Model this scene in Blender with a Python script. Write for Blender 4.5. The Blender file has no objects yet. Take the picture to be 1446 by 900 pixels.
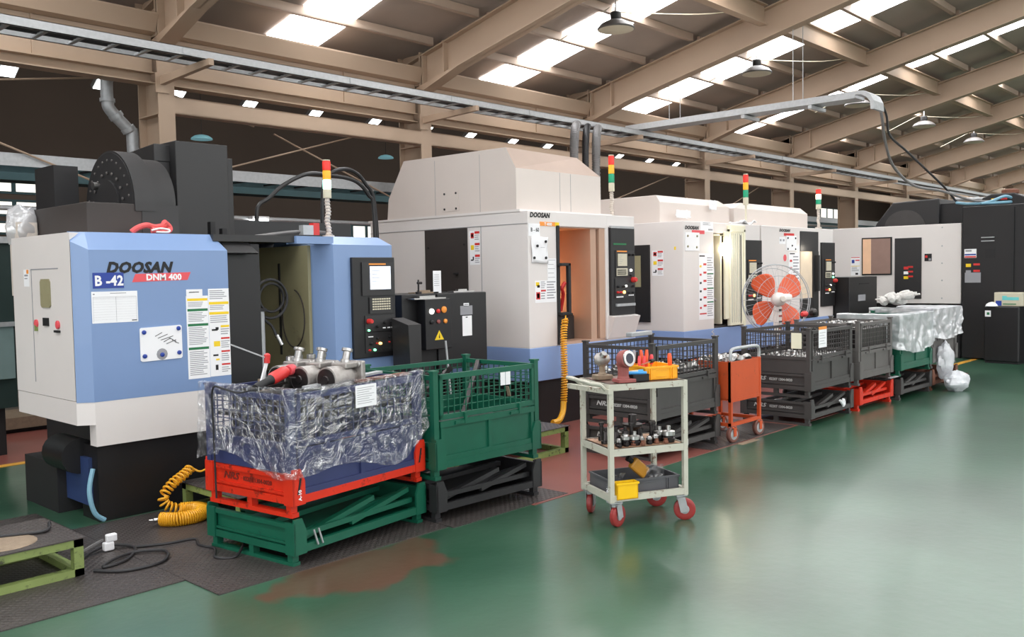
import bpy, math, random
from mathutils import Matrix, Vector, noise
random.seed(7)
SC = bpy.context.scene
COL = SC.collection
PI = math.pi

# ------------------------------------------------------------------ camera
cd = bpy.data.cameras.new('camera'); cam = bpy.data.objects.new('camera', cd); COL.objects.link(cam)
cd.sensor_fit = 'HORIZONTAL'; cd.sensor_width = 36.0; cd.lens = 36.0 * 1271.9 / 1446.0
cd.clip_start = 0.05; cd.clip_end = 200
yaw, pitch, roll = 0.745980779, 0.0497529377, 0.0177856711
fw = Vector((math.cos(pitch)*math.cos(yaw), math.cos(pitch)*math.sin(yaw), -math.sin(pitch)))
r0 = Vector((math.sin(yaw), -math.cos(yaw), 0)); d0 = fw.cross(r0)
rt = math.cos(roll)*r0 + math.sin(roll)*d0
dn = -math.sin(roll)*r0 + math.cos(roll)*d0
cm = Matrix((( rt.x, -dn.x, -fw.x, 0), (rt.y, -dn.y, -fw.y, 0), (rt.z, -dn.z, -fw.z, 1.6), (0, 0, 0, 1)))
cam.matrix_world = cm
SC.camera = cam

# ------------------------------------------------------------------ exposure, world, lights
SC.view_settings.view_transform = 'Standard'; SC.view_settings.look = 'None'
SC.view_settings.gamma = 1.0; SC.view_settings.use_curve_mapping = False
SC.view_settings.exposure = -0.35
SKYLIGHT = 15.0
W_ = bpy.data.worlds.new('world'); SC.world = W_; W_.use_nodes = True
W_.node_tree.nodes['Background'].inputs[0].default_value = (0.80, 0.88, 1.0, 1)
W_.node_tree.nodes['Background'].inputs[1].default_value = 1.0
def area(name, loc, rot, sx, sy, power, col=(1, 1, 1)):
    l = bpy.data.lights.new(name, 'AREA'); l.shape = 'RECTANGLE'; l.size = sx; l.size_y = sy; l.energy = power; l.color = col
    o = bpy.data.objects.new(name, l); o.location = loc; o.rotation_euler = rot; COL.objects.link(o); return o
# added area lights: fill standing in for daylight from unseen side and end openings
area('daylight_side_fill', (9, -12.6, 3.1), (PI/2*0.86, 0, 0), 44, 3.2, 1350, (0.94, 0.97, 1.0))
area('daylight_end_fill', (-10.6, 0.5, 2.4), (PI/2, 0, -PI/2), 11, 4.4, 950, (0.95, 0.98, 1.0))
area('next_hall_fill', (20, 12.4, 4.15), (PI/2*.9, 0, 0), 60, .4, 750, (1.0, 0.97, 0.92))  # added strip light on the far wall, standing in for the flood lights
area('daylight_far_fill', (55.4, 0.0, 2.4), (PI/2, 0, PI/2), 10, 4.4, 900, (0.95, 0.98, 1.0))

# ------------------------------------------------------------------ materials
def S(r, g, b):
    f = lambda c: (c/255/12.92) if c/255 <= 0.04045 else ((c/255+0.055)/1.055)**2.4
    return (f(r), f(g), f(b))
MATS = {}
def mat(name, c, rough=0.5, metal=0.0, var=0.08, scale=6.0, bump=0.0, bscale=40.0, coat=0.0, emit=0.0, wear=None, wamt=0.5, wscale=9.0):
    if name in MATS: return MATS[name]
    m = bpy.data.materials.new(name); m.use_nodes = True; MATS[name] = m
    nt = m.node_tree; b = nt.nodes['Principled BSDF']; L = nt.links.new
    b.inputs['Roughness'].default_value = rough; b.inputs['Metallic'].default_value = metal
    if coat: b.inputs['Coat Weight'].default_value = coat
    if emit:
        b.inputs['Emission Color'].default_value = (*c, 1); b.inputs['Emission Strength'].default_value = emit
    tc = nt.nodes.new('ShaderNodeTexCoord')
    n = nt.nodes.new('ShaderNodeTexNoise'); n.inputs['Scale'].default_value = scale; n.inputs['Detail'].default_value = 5
    L(tc.outputs['Object'], n.inputs['Vector'])
    mx = nt.nodes.new('ShaderNodeMix'); mx.data_type = 'RGBA'
    mx.inputs[6].default_value = (*[x*(1-var*1.6) for x in c], 1); mx.inputs[7].default_value = (*[min(1, x*(1+var*1.6)) for x in c], 1)
    L(n.outputs['Fac'], mx.inputs[0]); out = mx.outputs[2]
    if wear:
        n2 = nt.nodes.new('ShaderNodeTexNoise'); n2.inputs['Scale'].default_value = wscale; n2.inputs['Detail'].default_value = 8; n2.inputs['Roughness'].default_value = 0.7
        L(tc.outputs['Object'], n2.inputs['Vector'])
        rp = nt.nodes.new('ShaderNodeMapRange'); rp.inputs[1].default_value = 1-wamt; rp.inputs[2].default_value = 1-wamt+0.08; L(n2.outputs['Fac'], rp.inputs[0])
        m2 = nt.nodes.new('ShaderNodeMix'); m2.data_type = 'RGBA'; m2.inputs[7].default_value = (*wear, 1)
        L(rp.outputs[0], m2.inputs[0]); L(out, m2.inputs[6]); out = m2.outputs[2]
    L(out, b.inputs['Base Color'])
    if bump:
        nb = nt.nodes.new('ShaderNodeTexNoise'); nb.inputs['Scale'].default_value = bscale; nb.inputs['Detail'].default_value = 3; L(tc.outputs['Object'], nb.inputs['Vector'])
        bp = nt.nodes.new('ShaderNodeBump'); bp.inputs['Strength'].default_value = bump; bp.inputs['Distance'].default_value = 0.01
        L(nb.outputs['Fac'], bp.inputs['Height']); L(bp.outputs['Normal'], b.inputs['Normal'])
    return m
def glow(name, c, strength):
    if name in MATS: return MATS[name]
    m = bpy.data.materials.new(name); m.use_nodes = True; MATS[name] = m
    b = m.node_tree.nodes['Principled BSDF']; b.inputs['Base Color'].default_value = (*c, 1); b.inputs['Roughness'].default_value = .4
    b.inputs['Emission Color'].default_value = (*c, 1); b.inputs['Emission Strength'].default_value = strength
    return m

M = dict(
    blue=mat('blue_enamel', S(122,148,190), .38, var=.03, scale=2, coat=.1),
    blue2=mat('blue_skirt_enamel', S(136,162,210), .42, var=.04, scale=3),
    white=mat('warm_white_enamel', S(222,216,213), .42, var=.025, scale=2.5),
    hood=mat('cream_hood_enamel', S(214,203,196), .45, var=.03, scale=2.2),
    black=mat('black_enamel', S(23,22,24), .42, var=.1, scale=3, bump=.04, bscale=250),
    black2=mat('charcoal_enamel', S(40,39,40), .45, var=.08, scale=3, bump=.04, bscale=250),
    brownblack=mat('dusty_charcoal', S(54,48,46), .6, var=.1, scale=3),
    dark=mat('dark_recess', S(30,29,31), .6, var=.1),
    steel=mat('machined_steel', S(190,188,186), .28, 1.0, var=.1, scale=30),
    cast=mat('cast_steel', S(165,160,156), .42, .7, var=.2, scale=30, bump=.2, bscale=120),
    darksteel=mat('oiled_dark_steel', S(62,58,58), .35, .8, var=.2, scale=30),
    galv=mat('galvanised_steel', S(176,178,180), .45, .35, var=.12, scale=25),
    beige=mat('beige_structural_paint', S(172,149,128), .6, var=.06, scale=1.5, wear=S(168,142,116), wamt=.36, wscale=2.5),
    deck=mat('roof_deck_sheet', S(158,144,134), .75, var=.1, scale=1.2),
    purlin=mat('purlin_paint', S(172,152,136), .6, var=.08, scale=2),
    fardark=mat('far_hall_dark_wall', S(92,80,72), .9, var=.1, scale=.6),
    screen=glow('lit_screen', (.85,.9,1), .75),
    paper=mat('white_paper', S(240,240,242), .7, var=.02),
    ink=mat('black_ink', S(22,22,24), .6, var=.05),
    greyink=mat('grey_print', S(150,150,155), .7, var=.05),
    red=mat('red_plastic', S(205,48,46), .4, var=.05),
    redprint=mat('red_print', S(226,84,92), .5, var=.03),
    yellow=mat('yellow_print', S(240,205,30), .5, var=.04),
    greenprint=mat('green_print', S(24,112,66), .5, var=.04),
    navy=mat('navy_print', S(34,62,150), .5, var=.04),
    orangeprint=mat('orange_print', S(240,150,60), .5, var=.04),
    greenpaint=mat('green_crate_paint', S(10,88,66), .45, var=.12, scale=8, wear=S(12,60,50), wamt=.35, wscale=14),
    redpaint=mat('red_orange_crate_paint', S(212,44,16), .45, var=.1, scale=6, wear=S(130,30,16), wamt=.44, wscale=12),
    bluepaint=mat('navy_crate_paint', S(48,56,98), .5, var=.12, scale=6),
    greypaint=mat('dark_grey_crate_paint', S(64,61,60), .5, var=.12, scale=7, wear=S(50,44,42), wamt=.36, wscale=10),
    greypaint2=mat('mid_grey_crate_paint', S(94,90,88), .5, var=.12, scale=7, wear=S(96,80,72), wamt=.4, wscale=8),
    blackpaint=mat('black_crate_paint', S(40,39,41), .5, var=.14, scale=7),
    rust=mat('rusty_steel', S(120,76,58), .8, var=.3, scale=18, bump=.3, bscale=90),
    limegreen=mat('worn_lime_paint', S(128,144,82), .6, var=.15, scale=9, wear=S(62,66,44), wamt=.45, wscale=14),
    cartwhite=mat('chipped_ivory_paint', S(192,190,176), .5, var=.06, scale=8, wear=S(116,84,62), wamt=.43, wscale=13),
    cartshelf=mat('oily_plywood', S(180,140,112), .6, var=.25, scale=10, wear=S(84,54,42), wamt=.45, wscale=9),
    wheelred=mat('red_polyurethane', S(150,48,46), .45, var=.15, scale=20),
    wheelrust=mat('rust_brown_tyre', S(112,70,60), .6, var=.15, scale=20),
    orangebox=mat('orange_cart_paint', S(196,78,34), .5, var=.1, scale=4, wear=S(150,70,40), wamt=.42, wscale=9),
    binorange=mat('amber_bin_plastic', S(252,176,36), .4, var=.04),
    binyellow=mat('yellow_bin_plastic', S(248,196,20), .4, var=.04),
    tray=mat('grey_tote_plastic', S(84,84,88), .5, var=.08),
    primer=mat('red_oxide_primer', S(150,82,78), .65, var=.15, scale=15, bump=.2, bscale=100),
    castbrown=mat('tan_casting', S(150,132,112), .6, .3, var=.2, scale=20, bump=.3, bscale=100),
    bluepen=mat('blue_pen_plastic', S(70,160,226), .4, var=.05),
    fanorange=mat('orange_fan_blade', S(222,92,52), .35, var=.04),
    fanwhite=mat('white_fan_plastic', S(232,228,222), .4, var=.03),
    hoseyellow=mat('yellow_hose', S(238,172,38), .35, var=.06),
    cable=mat('black_cable', S(36,35,37), .5, var=.1),
    greycable=mat('grey_conduit', S(120,118,118), .45, var=.1),
    bluehose=mat('pale_blue_hose', S(120,165,185), .4, var=.05),
    interior=mat('amber_lit_liner', S(186,152,130), .5, var=.08, scale=3),
    olive=mat('coolant_stained_liner', S(150,144,112), .45, var=.12, scale=3, wear=S(122,112,88), wamt=.42, wscale=2.2),
    ivory=mat('ivory_door_enamel', S(232,228,204), .4, var=.03),
    teal=mat('teal_paint', S(62,92,98), .6, var=.08),
    lensred=glow('red_lens', S(225,50,40), .25), lensamber=glow('amber_lens', S(240,170,40), .25), lensgreen=glow('green_lens_dim', S(20,150,110), .12),  # unlit lenses too carry a faint glow in their material
    lensgreenon=glow('green_lens_lit', (.45,1,.75), 5.0), lensamberon=glow('amber_lens_lit', (1,.8,.55), 6.0),
    ivoryplastic=mat('ivory_plastic', S(205,198,176), .45, var=.05),
    tape=mat('wrapping_tape', S(206,196,186), .5, var=.1, scale=40),
    bulb=glow('warm_lamp', (1,.86,.66), 30), tube=glow('fluorescent_tube', (.95,1,1), 9), ledg=glow('green_led', (.2,1,.45), 4), leda=glow('amber_led', (1,.55,.15), 5), ledw=glow('white_led', (1,.97,.9), 4),
    bay=glow('dome_glass_glow', S(120,170,180), .6),
    winlight=glow('daylit_pane', (1,.96,.86), 1.5),
    cloth=mat('pink_red_cloth', S(222,92,92), .8, var=.12, scale=20), glove=mat('grey_glove_cotton', S(196,194,190), .9, var=.12, scale=40, bump=.4, bscale=150),
)
M['skylight'] = glow('translucent_skylight', (.97, .985, 1), SKYLIGHT)

def film_material(name, lo, hi, white, bump, scale=9, dist=2.2, a=.42, b=.72):
    """thin plastic: mostly see-through, with glossy creases and milky folds"""
    m = bpy.data.materials.new(name); m.use_nodes = True; nt = m.node_tree; nt.nodes.remove(nt.nodes['Principled BSDF']); L = nt.links.new; N = nt.nodes.new
    tr = N('ShaderNodeBsdfTransparent'); tr.inputs[0].default_value = (.94, .95, .97, 1)
    gl = N('ShaderNodeBsdfGlossy'); gl.inputs['Roughness'].default_value = .14; gl.inputs[0].default_value = (1, 1, 1, 1)
    df = N('ShaderNodeBsdfDiffuse'); df.inputs[0].default_value = (.84, .85, .88, 1)
    tl = N('ShaderNodeBsdfTranslucent'); tl.inputs[0].default_value = (.84, .85, .88, 1)
    dd = N('ShaderNodeMixShader'); dd.inputs[0].default_value = .4; L(df.outputs[0], dd.inputs[1]); L(tl.outputs[0], dd.inputs[2])
    tc = N('ShaderNodeTexCoord')
    n = N('ShaderNodeTexNoise'); n.inputs['Scale'].default_value = scale; n.inputs['Detail'].default_value = 5; n.inputs['Distortion'].default_value = dist; L(tc.outputs['Object'], n.inputs['Vector'])
    bp = N('ShaderNodeBump'); bp.inputs['Strength'].default_value = bump; bp.inputs['Distance'].default_value = .05
    L(n.outputs['Fac'], bp.inputs['Height']); L(bp.outputs[0], gl.inputs['Normal'])
    m1 = N('ShaderNodeMixShader'); m1.inputs[0].default_value = white; L(gl.outputs[0], m1.inputs[1]); L(dd.outputs[0], m1.inputs[2])
    rp = N('ShaderNodeMapRange'); rp.inputs[1].default_value = a; rp.inputs[2].default_value = b; rp.inputs[3].default_value = lo; rp.inputs[4].default_value = hi; L(n.outputs['Fac'], rp.inputs[0])
    m2 = N('ShaderNodeMixShader'); L(rp.outputs[0], m2.inputs[0]); L(tr.outputs[0], m2.inputs[1]); L(m1.outputs[0], m2.inputs[2])
    L(m2.outputs[0], nt.nodes['Material Output'].inputs[0]); return m
M['film'] = film_material('clear_wrinkled_film', .08, .62, .30, 1.0, 8, 2.8)
M['film2'] = film_material('milky_film', .62, .9, .72, .45, 4, 1.5)
M['bag'] = film_material('white_bag_film', .8, .97, .85, .5, 6, 1.5)
def glass_material():
    m = bpy.data.materials.new('smoked_glass'); m.use_nodes = True; nt = m.node_tree; nt.nodes.remove(nt.nodes['Principled BSDF']); L = nt.links.new
    tr = nt.nodes.new('ShaderNodeBsdfTransparent'); tr.inputs[0].default_value = (.62, .68, .6, 1)
    gl = nt.nodes.new('ShaderNodeBsdfGlossy'); gl.inputs['Roughness'].default_value = .08
    mx = nt.nodes.new('ShaderNodeMixShader'); mx.inputs[0].default_value = .14; L(tr.outputs[0], mx.inputs[1]); L(gl.outputs[0], mx.inputs[2]); L(mx.outputs[0], nt.nodes['Material Output'].inputs[0]); return m
M['glass'] = glass_material()

# ------------------------------------------------------------------ geometry helpers
ROOT = {}                      # object -> world matrix of its root (children share it)
class G:
    def __init__(s): s.v = []; s.f = []; s.m = []; s.k = 0
    def mi(s, k): s.k = k; return s
    def face(s, pts, k=None):
        b = len(s.v); s.v += [tuple(p) for p in pts]; s.f.append(tuple(range(b, b+len(pts)))); s.m.append(s.k if k is None else k); return s
    def raw(s, v, f, k=None):
        b = len(s.v); s.v += [tuple(p) for p in v]; s.f += [tuple(b+i for i in q) for q in f]; s.m += [s.k if k is None else k]*len(f); return s
    def box(s, x0, y0, z0, x1, y1, z1, k=None):
        x0, x1 = min(x0, x1), max(x0, x1); y0, y1 = min(y0, y1), max(y0, y1); z0, z1 = min(z0, z1), max(z0, z1)
        v = [(x0,y0,z0),(x1,y0,z0),(x1,y1,z0),(x0,y1,z0),(x0,y0,z1),(x1,y0,z1),(x1,y1,z1),(x0,y1,z1)]
        return s.raw(v, [(0,3,2,1),(4,5,6,7),(0,1,5,4),(1,2,6,5),(2,3,7,6),(3,0,4,7)], k)
    def bar(s, p, q, w, h, up=(0,0,1), k=None):
        p = Vector(p); q = Vector(q); d = (q-p).normalized(); u = Vector(up)
        if abs(d.dot(u)) > .98: u = Vector((1,0,0))
        a = d.cross(u).normalized()*w/2; b = a.cross(d).normalized()*h/2
        v = [p-a-b, p+a-b, p+a+b, p-a+b, q-a-b, q+a-b, q+a+b, q-a+b]
        return s.raw(v, [(0,3,2,1),(4,5,6,7),(0,1,5,4),(1,2,6,5),(2,3,7,6),(3,0,4,7)], k)
    def cyl(s, p, q, r, n=16, r2=None, k=None, caps=True):
        p = Vector(p); q = Vector(q); d = (q-p).normalized(); u = Vector((0,0,1)) if abs(d.z) < .9 else Vector((1,0,0))
        a = d.cross(u).normalized(); b = d.cross(a); r2 = r if r2 is None else r2
        v = [p+(a*math.cos(2*PI*i/n)+b*math.sin(2*PI*i/n))*r for i in range(n)] + [q+(a*math.cos(2*PI*i/n)+b*math.sin(2*PI*i/n))*r2 for i in range(n)]
        f = [(i, (i+1)%n, n+(i+1)%n, n+i) for i in range(n)]
        if caps: f += [tuple(range(n-1,-1,-1)), tuple(range(n, 2*n))]
        return s.raw(v, f, k)
    def tube(s, pts, r, n=8, k=None, closed=False):
        P = [Vector(p) for p in pts]; N = len(P); v = []; f = []; u = None
        for i, p in enumerate(P):
            t = ((P[(i+1)%N] if closed else P[min(i+1, N-1)]) - (P[i-1] if closed else P[max(i-1, 0)]))
            t = t.normalized() if t.length > 1e-9 else Vector((0,0,1))
            if u is None: u = t.cross(Vector((0,0,1)) if abs(t.z) < .9 else Vector((1,0,0))).normalized()
            else:
                u = u - t*u.dot(t); u = u.normalized() if u.length > 1e-6 else t.orthogonal().normalized()
            w = t.cross(u)
            v += [p+(u*math.cos(2*PI*j/n)+w*math.sin(2*PI*j/n))*r for j in range(n)]
        for i in range(N if closed else N-1):
            a = i*n; b = ((i+1)%N)*n
            f += [(a+j, a+(j+1)%n, b+(j+1)%n, b+j) for j in range(n)]
        if not closed: f += [tuple(range(n-1,-1,-1)), tuple(range((N-1)*n, N*n))]
        return s.raw(v, f, k)
    def lathe(s, prof, o=(0,0,0), ax=(0,0,1), n=18, k=None):
        ax = Vector(ax).normalized(); o = Vector(o); u = Vector((0,0,1)) if abs(ax.z) < .9 else Vector((1,0,0))
        a = ax.cross(u).normalized(); b = ax.cross(a); v = []; f = []
        for r, z in prof: v += [o+ax*z+(a*math.cos(2*PI*i/n)+b*math.sin(2*PI*i/n))*max(r, 1e-4) for i in range(n)]
        for j in range(len(prof)-1): f += [(j*n+i, j*n+(i+1)%n, (j+1)*n+(i+1)%n, (j+1)*n+i) for i in range(n)]
        f += [tuple(range(n-1,-1,-1)), tuple(range((len(prof)-1)*n, len(prof)*n))]
        return s.raw(v, f, k)
    def prism(s, poly, axis, a, b, k=None):
        def P(p, t): return (t, p[0], p[1]) if axis == 0 else ((p[0], t, p[1]) if axis == 1 else (p[0], p[1], t))
        n = len(poly); v = [P(p, a) for p in poly]+[P(p, b) for p in poly]
        f = [(i, (i+1)%n, n+(i+1)%n, n+i) for i in range(n)]+[tuple(range(n-1,-1,-1)), tuple(range(n, 2*n))]
        return s.raw(v, f, k)
    def grid(s, fn, nu, nv, k=None):
        v = [fn(i/nu, j/nv) for j in range(nv+1) for i in range(nu+1)]
        f = [(j*(nu+1)+i, j*(nu+1)+i+1, (j+1)*(nu+1)+i+1, (j+1)*(nu+1)+i) for j in range(nv) for i in range(nu)]
        return s.raw(v, f, k)
    def build(s, name, parent=None, mats='white', bevel=0, smooth=False, local=False, label=None, kind=None):
        mats = mats if isinstance(mats, (list, tuple)) else [mats]
        vv = s.v
        if parent is not None and not local:
            inv = ROOT[parent].inverted(); vv = [tuple(inv @ Vector(p)) for p in vv]
        me = bpy.data.meshes.new(name); me.from_pydata(vv, [], s.f)
        for m in mats: me.materials.append(M[m] if isinstance(m, str) else m)
        if len(mats) > 1: me.polygons.foreach_set('material_index', [min(x, len(mats)-1) for x in s.m])
        import bmesh
        bm = bmesh.new(); bm.from_mesh(me); bmesh.ops.recalc_face_normals(bm, faces=bm.faces); bm.to_mesh(me); bm.free()
        if smooth:
            me.polygons.foreach_set('use_smooth', [True]*len(me.polygons))
            me.set_sharp_from_angle(angle=math.radians(38))
        me.update()
        o = bpy.data.objects.new(name, me); COL.objects.link(o)
        if bevel:
            b = o.modifiers.new('edge', 'BEVEL'); b.width = bevel; b.segments = 2; b.limit_method = 'ANGLE'; b.angle_limit = math.radians(40)
        if parent is not None: o.parent = parent; ROOT[o] = ROOT[parent]
        else: ROOT[o] = Matrix.Identity(4)
        if label: o['label'] = label
        if kind: o['kind'] = kind
        return o
def tag(o, label, cat, group=None, kind=None):
    o['label'] = label; o['category'] = cat
    if group: o['group'] = group
    if kind: o['kind'] = kind
    return o
def thing(name, label, cat, loc=(0,0,0), rz=0, group=None):
    o = bpy.data.objects.new(name, None); o.empty_display_size = .1; COL.objects.link(o)
    o.location = loc; o.rotation_euler = (0, 0, rz); ROOT[o] = Matrix.Translation(loc) @ Matrix.Rotation(rz, 4, 'Z')
    return tag(o, label, cat, group)
def struct(name, loc=(0,0,0)):
    o = bpy.data.objects.new(name, None); COL.objects.link(o); o.location = loc; ROOT[o] = Matrix.Translation(loc); o['kind'] = 'structure'; return o
def copy_tree(o, loc=None, rz=None, label=None, parent=None):
    c = o.copy(); COL.objects.link(c)
    if parent is not None: c.parent = parent
    if loc is not None: c.location = loc
    if rz is not None: c.rotation_euler = (c.rotation_euler[0], c.rotation_euler[1], rz)
    if label: c['label'] = label
    for ch in list(o.children): copy_tree(ch, parent=c)
    return c
FRONT = Matrix(((1,0,0),(0,0,-1),(0,1,0)))     # columns: text right, text up, outward normal (-Y)
LEFT = Matrix(((0,0,-1),(-1,0,0),(0,1,0)))     # outward normal (-X), text right = -Y
def text(s, size, parent, m, pos, face=FRONT, shear=0.0, bold=0.0, name='lettering', align='LEFT', sx=1.0, local=False, rot=0.0):
    cu = bpy.data.curves.new(name, 'FONT'); cu.body = s; cu.size = size; cu.shear = shear; cu.offset = bold; cu.align_x = align; cu.extrude = .0006; cu.space_character = 1.0+bold*14; cu.resolution_u = 2
    t = bpy.data.objects.new(name, cu); me = bpy.data.meshes.new_from_object(t); bpy.data.objects.remove(t)
    F = face @ Matrix.Rotation(rot, 3, 'Z')
    for v in me.vertices:
        p = F @ Vector((v.co.x*sx, v.co.y, v.co.z)) + Vector(pos)
        if parent is not None and not local: p = ROOT[parent].inverted() @ p
        v.co = p
    me.materials.append(M[m] if isinstance(m, str) else m); me.name = name
    o = bpy.data.objects.new(name, me); COL.objects.link(o)
    if parent is not None: o.parent = parent; ROOT[o] = ROOT[parent]
    return o
def plate(g, pos, face, u0, v0, u1, v1, d0, d1, k):
    """a thin rectangular slab on a face; u right, v up, d outward"""
    P = Vector(pos); c = [P+face@Vector((u, v, d)) for d in (d0, d1) for u, v in ((u0,v0),(u1,v0),(u1,v1),(u0,v1))]
    return g.raw(c, [(0,3,2,1),(4,5,6,7),(0,1,5,4),(1,2,6,5),(2,3,7,6),(3,0,4,7)], k)
PRINT = ['paper', 'greyink', 'red', 'yellow', 'greenprint', 'ink', 'orangeprint', 'navy']
def sticker(parent, pos, face, w, h, rows, name='warning_sticker', label=None, back='paper', d=.0012):
    """rows: (u0, v0, u1, v1 as fractions from the top-left, colour index) printed on a white sheet"""
    g = G(); plate(g, pos, face, 0, 0, w, h, 0, d, 0)
    for (u0, v0, u1, v1, k) in rows: plate(g, pos, face, u0*w, h-v1*h, u1*w, h-v0*h, d, d+.0006, k)
    return g.build(name, parent, [back]+PRINT[1:], label=label)
def lines(u0, u1, v0, v1, n, k=1, fill=.4, rag=True):
    st = (v1-v0)/n; return [(u0, v0+i*st, u1-(random.random()*.3*(u1-u0) if rag else 0), v0+i*st+st*fill, k) for i in range(n)]

# ================================================================== SETTING
def floor_material():
    m = bpy.data.materials.new('green_epoxy_floor'); m.use_nodes = True; nt = m.node_tree; b = nt.nodes['Principled BSDF']; L = nt.links.new; N = nt.nodes.new
    tc = N('ShaderNodeTexCoord')
    n1 = N('ShaderNodeTexNoise'); n1.inputs['Scale'].default_value = .7; n1.inputs['Detail'].default_value = 6; L(tc.outputs['Object'], n1.inputs['Vector'])
    r1 = N('ShaderNodeValToRGB'); e = r1.color_ramp.elements; e[0].position = .3; e[0].color = (*S(24,64,44), 1); e[1].position = .72; e[1].color = (*S(66,104,82), 1)
    L(n1.outputs['Fac'], r1.inputs[0])
    n2 = N('ShaderNodeTexNoise'); n2.inputs['Scale'].default_value = 5; n2.inputs['Detail'].default_value = 8; n2.inputs['Roughness'].default_value = .7; L(tc.outputs['Object'], n2.inputs['Vector'])
    r2 = N('ShaderNodeMapRange'); r2.inputs[1].default_value = .55; r2.inputs[2].default_value = .85; r2.inputs[4].default_value = .30; L(n2.outputs['Fac'], r2.inputs[0])
    m2 = N('ShaderNodeMix'); m2.data_type = 'RGBA'; m2.inputs[7].default_value = (*S(52,82,64), 1); L(r2.outputs[0], m2.inputs[0]); L(r1.outputs[0], m2.inputs[6])
    # rust-brown stain beside the crates (it has its own shape on the floor)
    sp = N('ShaderNodeMapping'); sp.inputs['Location'].default_value = (-3.05*1.0, -3.93*1.9, 0); sp.inputs['Scale'].default_value = (1.0, 1.9, 0); L(tc.outputs['Object'], sp.inputs[0])
    ln = N('ShaderNodeVectorMath'); ln.operation = 'LENGTH'; L(sp.outputs[0], ln.inputs[0])
    n3 = N('ShaderNodeTexNoise'); n3.inputs['Scale'].default_value = 3.2; n3.inputs['Detail'].default_value = 7; L(tc.outputs['Object'], n3.inputs['Vector'])
    ad = N('ShaderNodeMath'); ad.operation = 'MULTIPLY_ADD'; ad.inputs[1].default_value = -.9; L(n3.outputs['Fac'], ad.inputs[0]); 
    L(ln.outputs['Value'], ad.inputs[2])
    r3 = N('ShaderNodeMapRange'); r3.inputs[1].default_value = .16; r3.inputs[2].default_value = .05; r3.inputs[3].default_value = 0; r3.inputs[4].default_value = .9; L(ad.outputs[0], r3.inputs[0])
    m3 = N('ShaderNodeMix'); m3.data_type = 'RGBA'; m3.inputs[7].default_value = (*S(92,66,52), 1); L(r3.outputs[0], m3.inputs[0]); L(m2.outputs[2], m3.inputs[6])
    L(m3.outputs[2], b.inputs['Base Color'])
    b.inputs['Roughness'].default_value = .28
    b.inputs['IOR'].default_value = 1.62; b.inputs['Coat Weight'].default_value = .3; b.inputs['Coat Roughness'].default_value = .2
    bp = N('ShaderNodeBump'); bp.inputs['Strength'].default_value = .12; bp.inputs['Distance'].default_value = .01
    n4 = N('ShaderNodeTexNoise'); n4.inputs['Scale'].default_value = 14; L(tc.outputs['Object'], n4.inputs['Vector']); L(n4.outputs['Fac'], bp.inputs['Height']); L(bp.outputs[0], b.inputs['Normal'])
    return m
M['floor'] = floor_material()
M['redlane'] = mat('oxide_red_floor_paint', S(132,76,68), .38, var=.12, scale=2.5, wear=S(104,76,66), wamt=.36, wscale=3)
M['yellowline'] = mat('yellow_floor_paint', S(216,160,60), .5, var=.08)
M['concrete'] = mat('oily_concrete', S(92,84,76), .5, var=.15, scale=1.6)
def plate_material():
    m = mat('diamond_tread_plate', S(80,74,72), .42, .4, var=.2, scale=3.5, wear=S(84,62,54), wamt=.34, wscale=4)
    nt = m.node_tree; b = nt.nodes['Principled BSDF']; L = nt.links.new; N = nt.nodes.new
    tc = N('ShaderNodeTexCoord'); mp = N('ShaderNodeMapping'); mp.inputs['Rotation'].default_value = (0, 0, .785); L(tc.outputs['Object'], mp.inputs[0])
    sx = N('ShaderNodeSeparateXYZ'); L(mp.outputs[0], sx.inputs[0])
    def sn(o, f):
        a = N('ShaderNodeMath'); a.operation = 'MULTIPLY'; a.inputs[1].default_value = f; L(o, a.inputs[0])
        c = N('ShaderNodeMath'); c.operation = 'SINE'; L(a.outputs[0], c.inputs[0]); return c
    p = N('ShaderNodeMath'); p.operation = 'MULTIPLY'; L(sn(sx.outputs[0], 95).outputs[0], p.inputs[0]); L(sn(sx.outputs[1], 95).outputs[0], p.inputs[1])
    a = N('ShaderNodeMath'); a.operation = 'ABSOLUTE'; L(p.outputs[0], a.inputs[0])
    rp = N('ShaderNodeMapRange'); rp.inputs[1].default_value = .35; rp.inputs[2].default_value = .75; L(a.outputs[0], rp.inputs[0])
    bp = N('ShaderNodeBump'); bp.inputs['Strength'].default_value = .9; bp.inputs['Distance'].default_value = .004; L(rp.outputs[0], bp.inputs['Height']); L(bp.outputs[0], b.inputs['Normal'])
    return m
M['tread'] = plate_material()

fl = G().box(-12, -14, -.1, 56, 10.2, 0).build('floor', None, 'floor'); fl['kind'] = 'structure'
G().box(-12, 10.2, -.1, 56, 21, -.001).build('floor_slab', fl, 'concrete')
G().box(4.6, 4.07, 0, 14.4, 7.2, .003).build('red_painted_lane', fl, 'redlane')
G().box(-6, 8.62, 0, 40, 11.6, .003).build('red_painted_lane', fl, 'redlane')
G().box(-6, 8.52, 0, 40, 8.62, .004).build('yellow_lane_line', fl, 'yellowline')
G().box(14.6, 4.55, 0, 40, 4.65, .004).build('yellow_lane_line', fl, 'yellowline')

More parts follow.
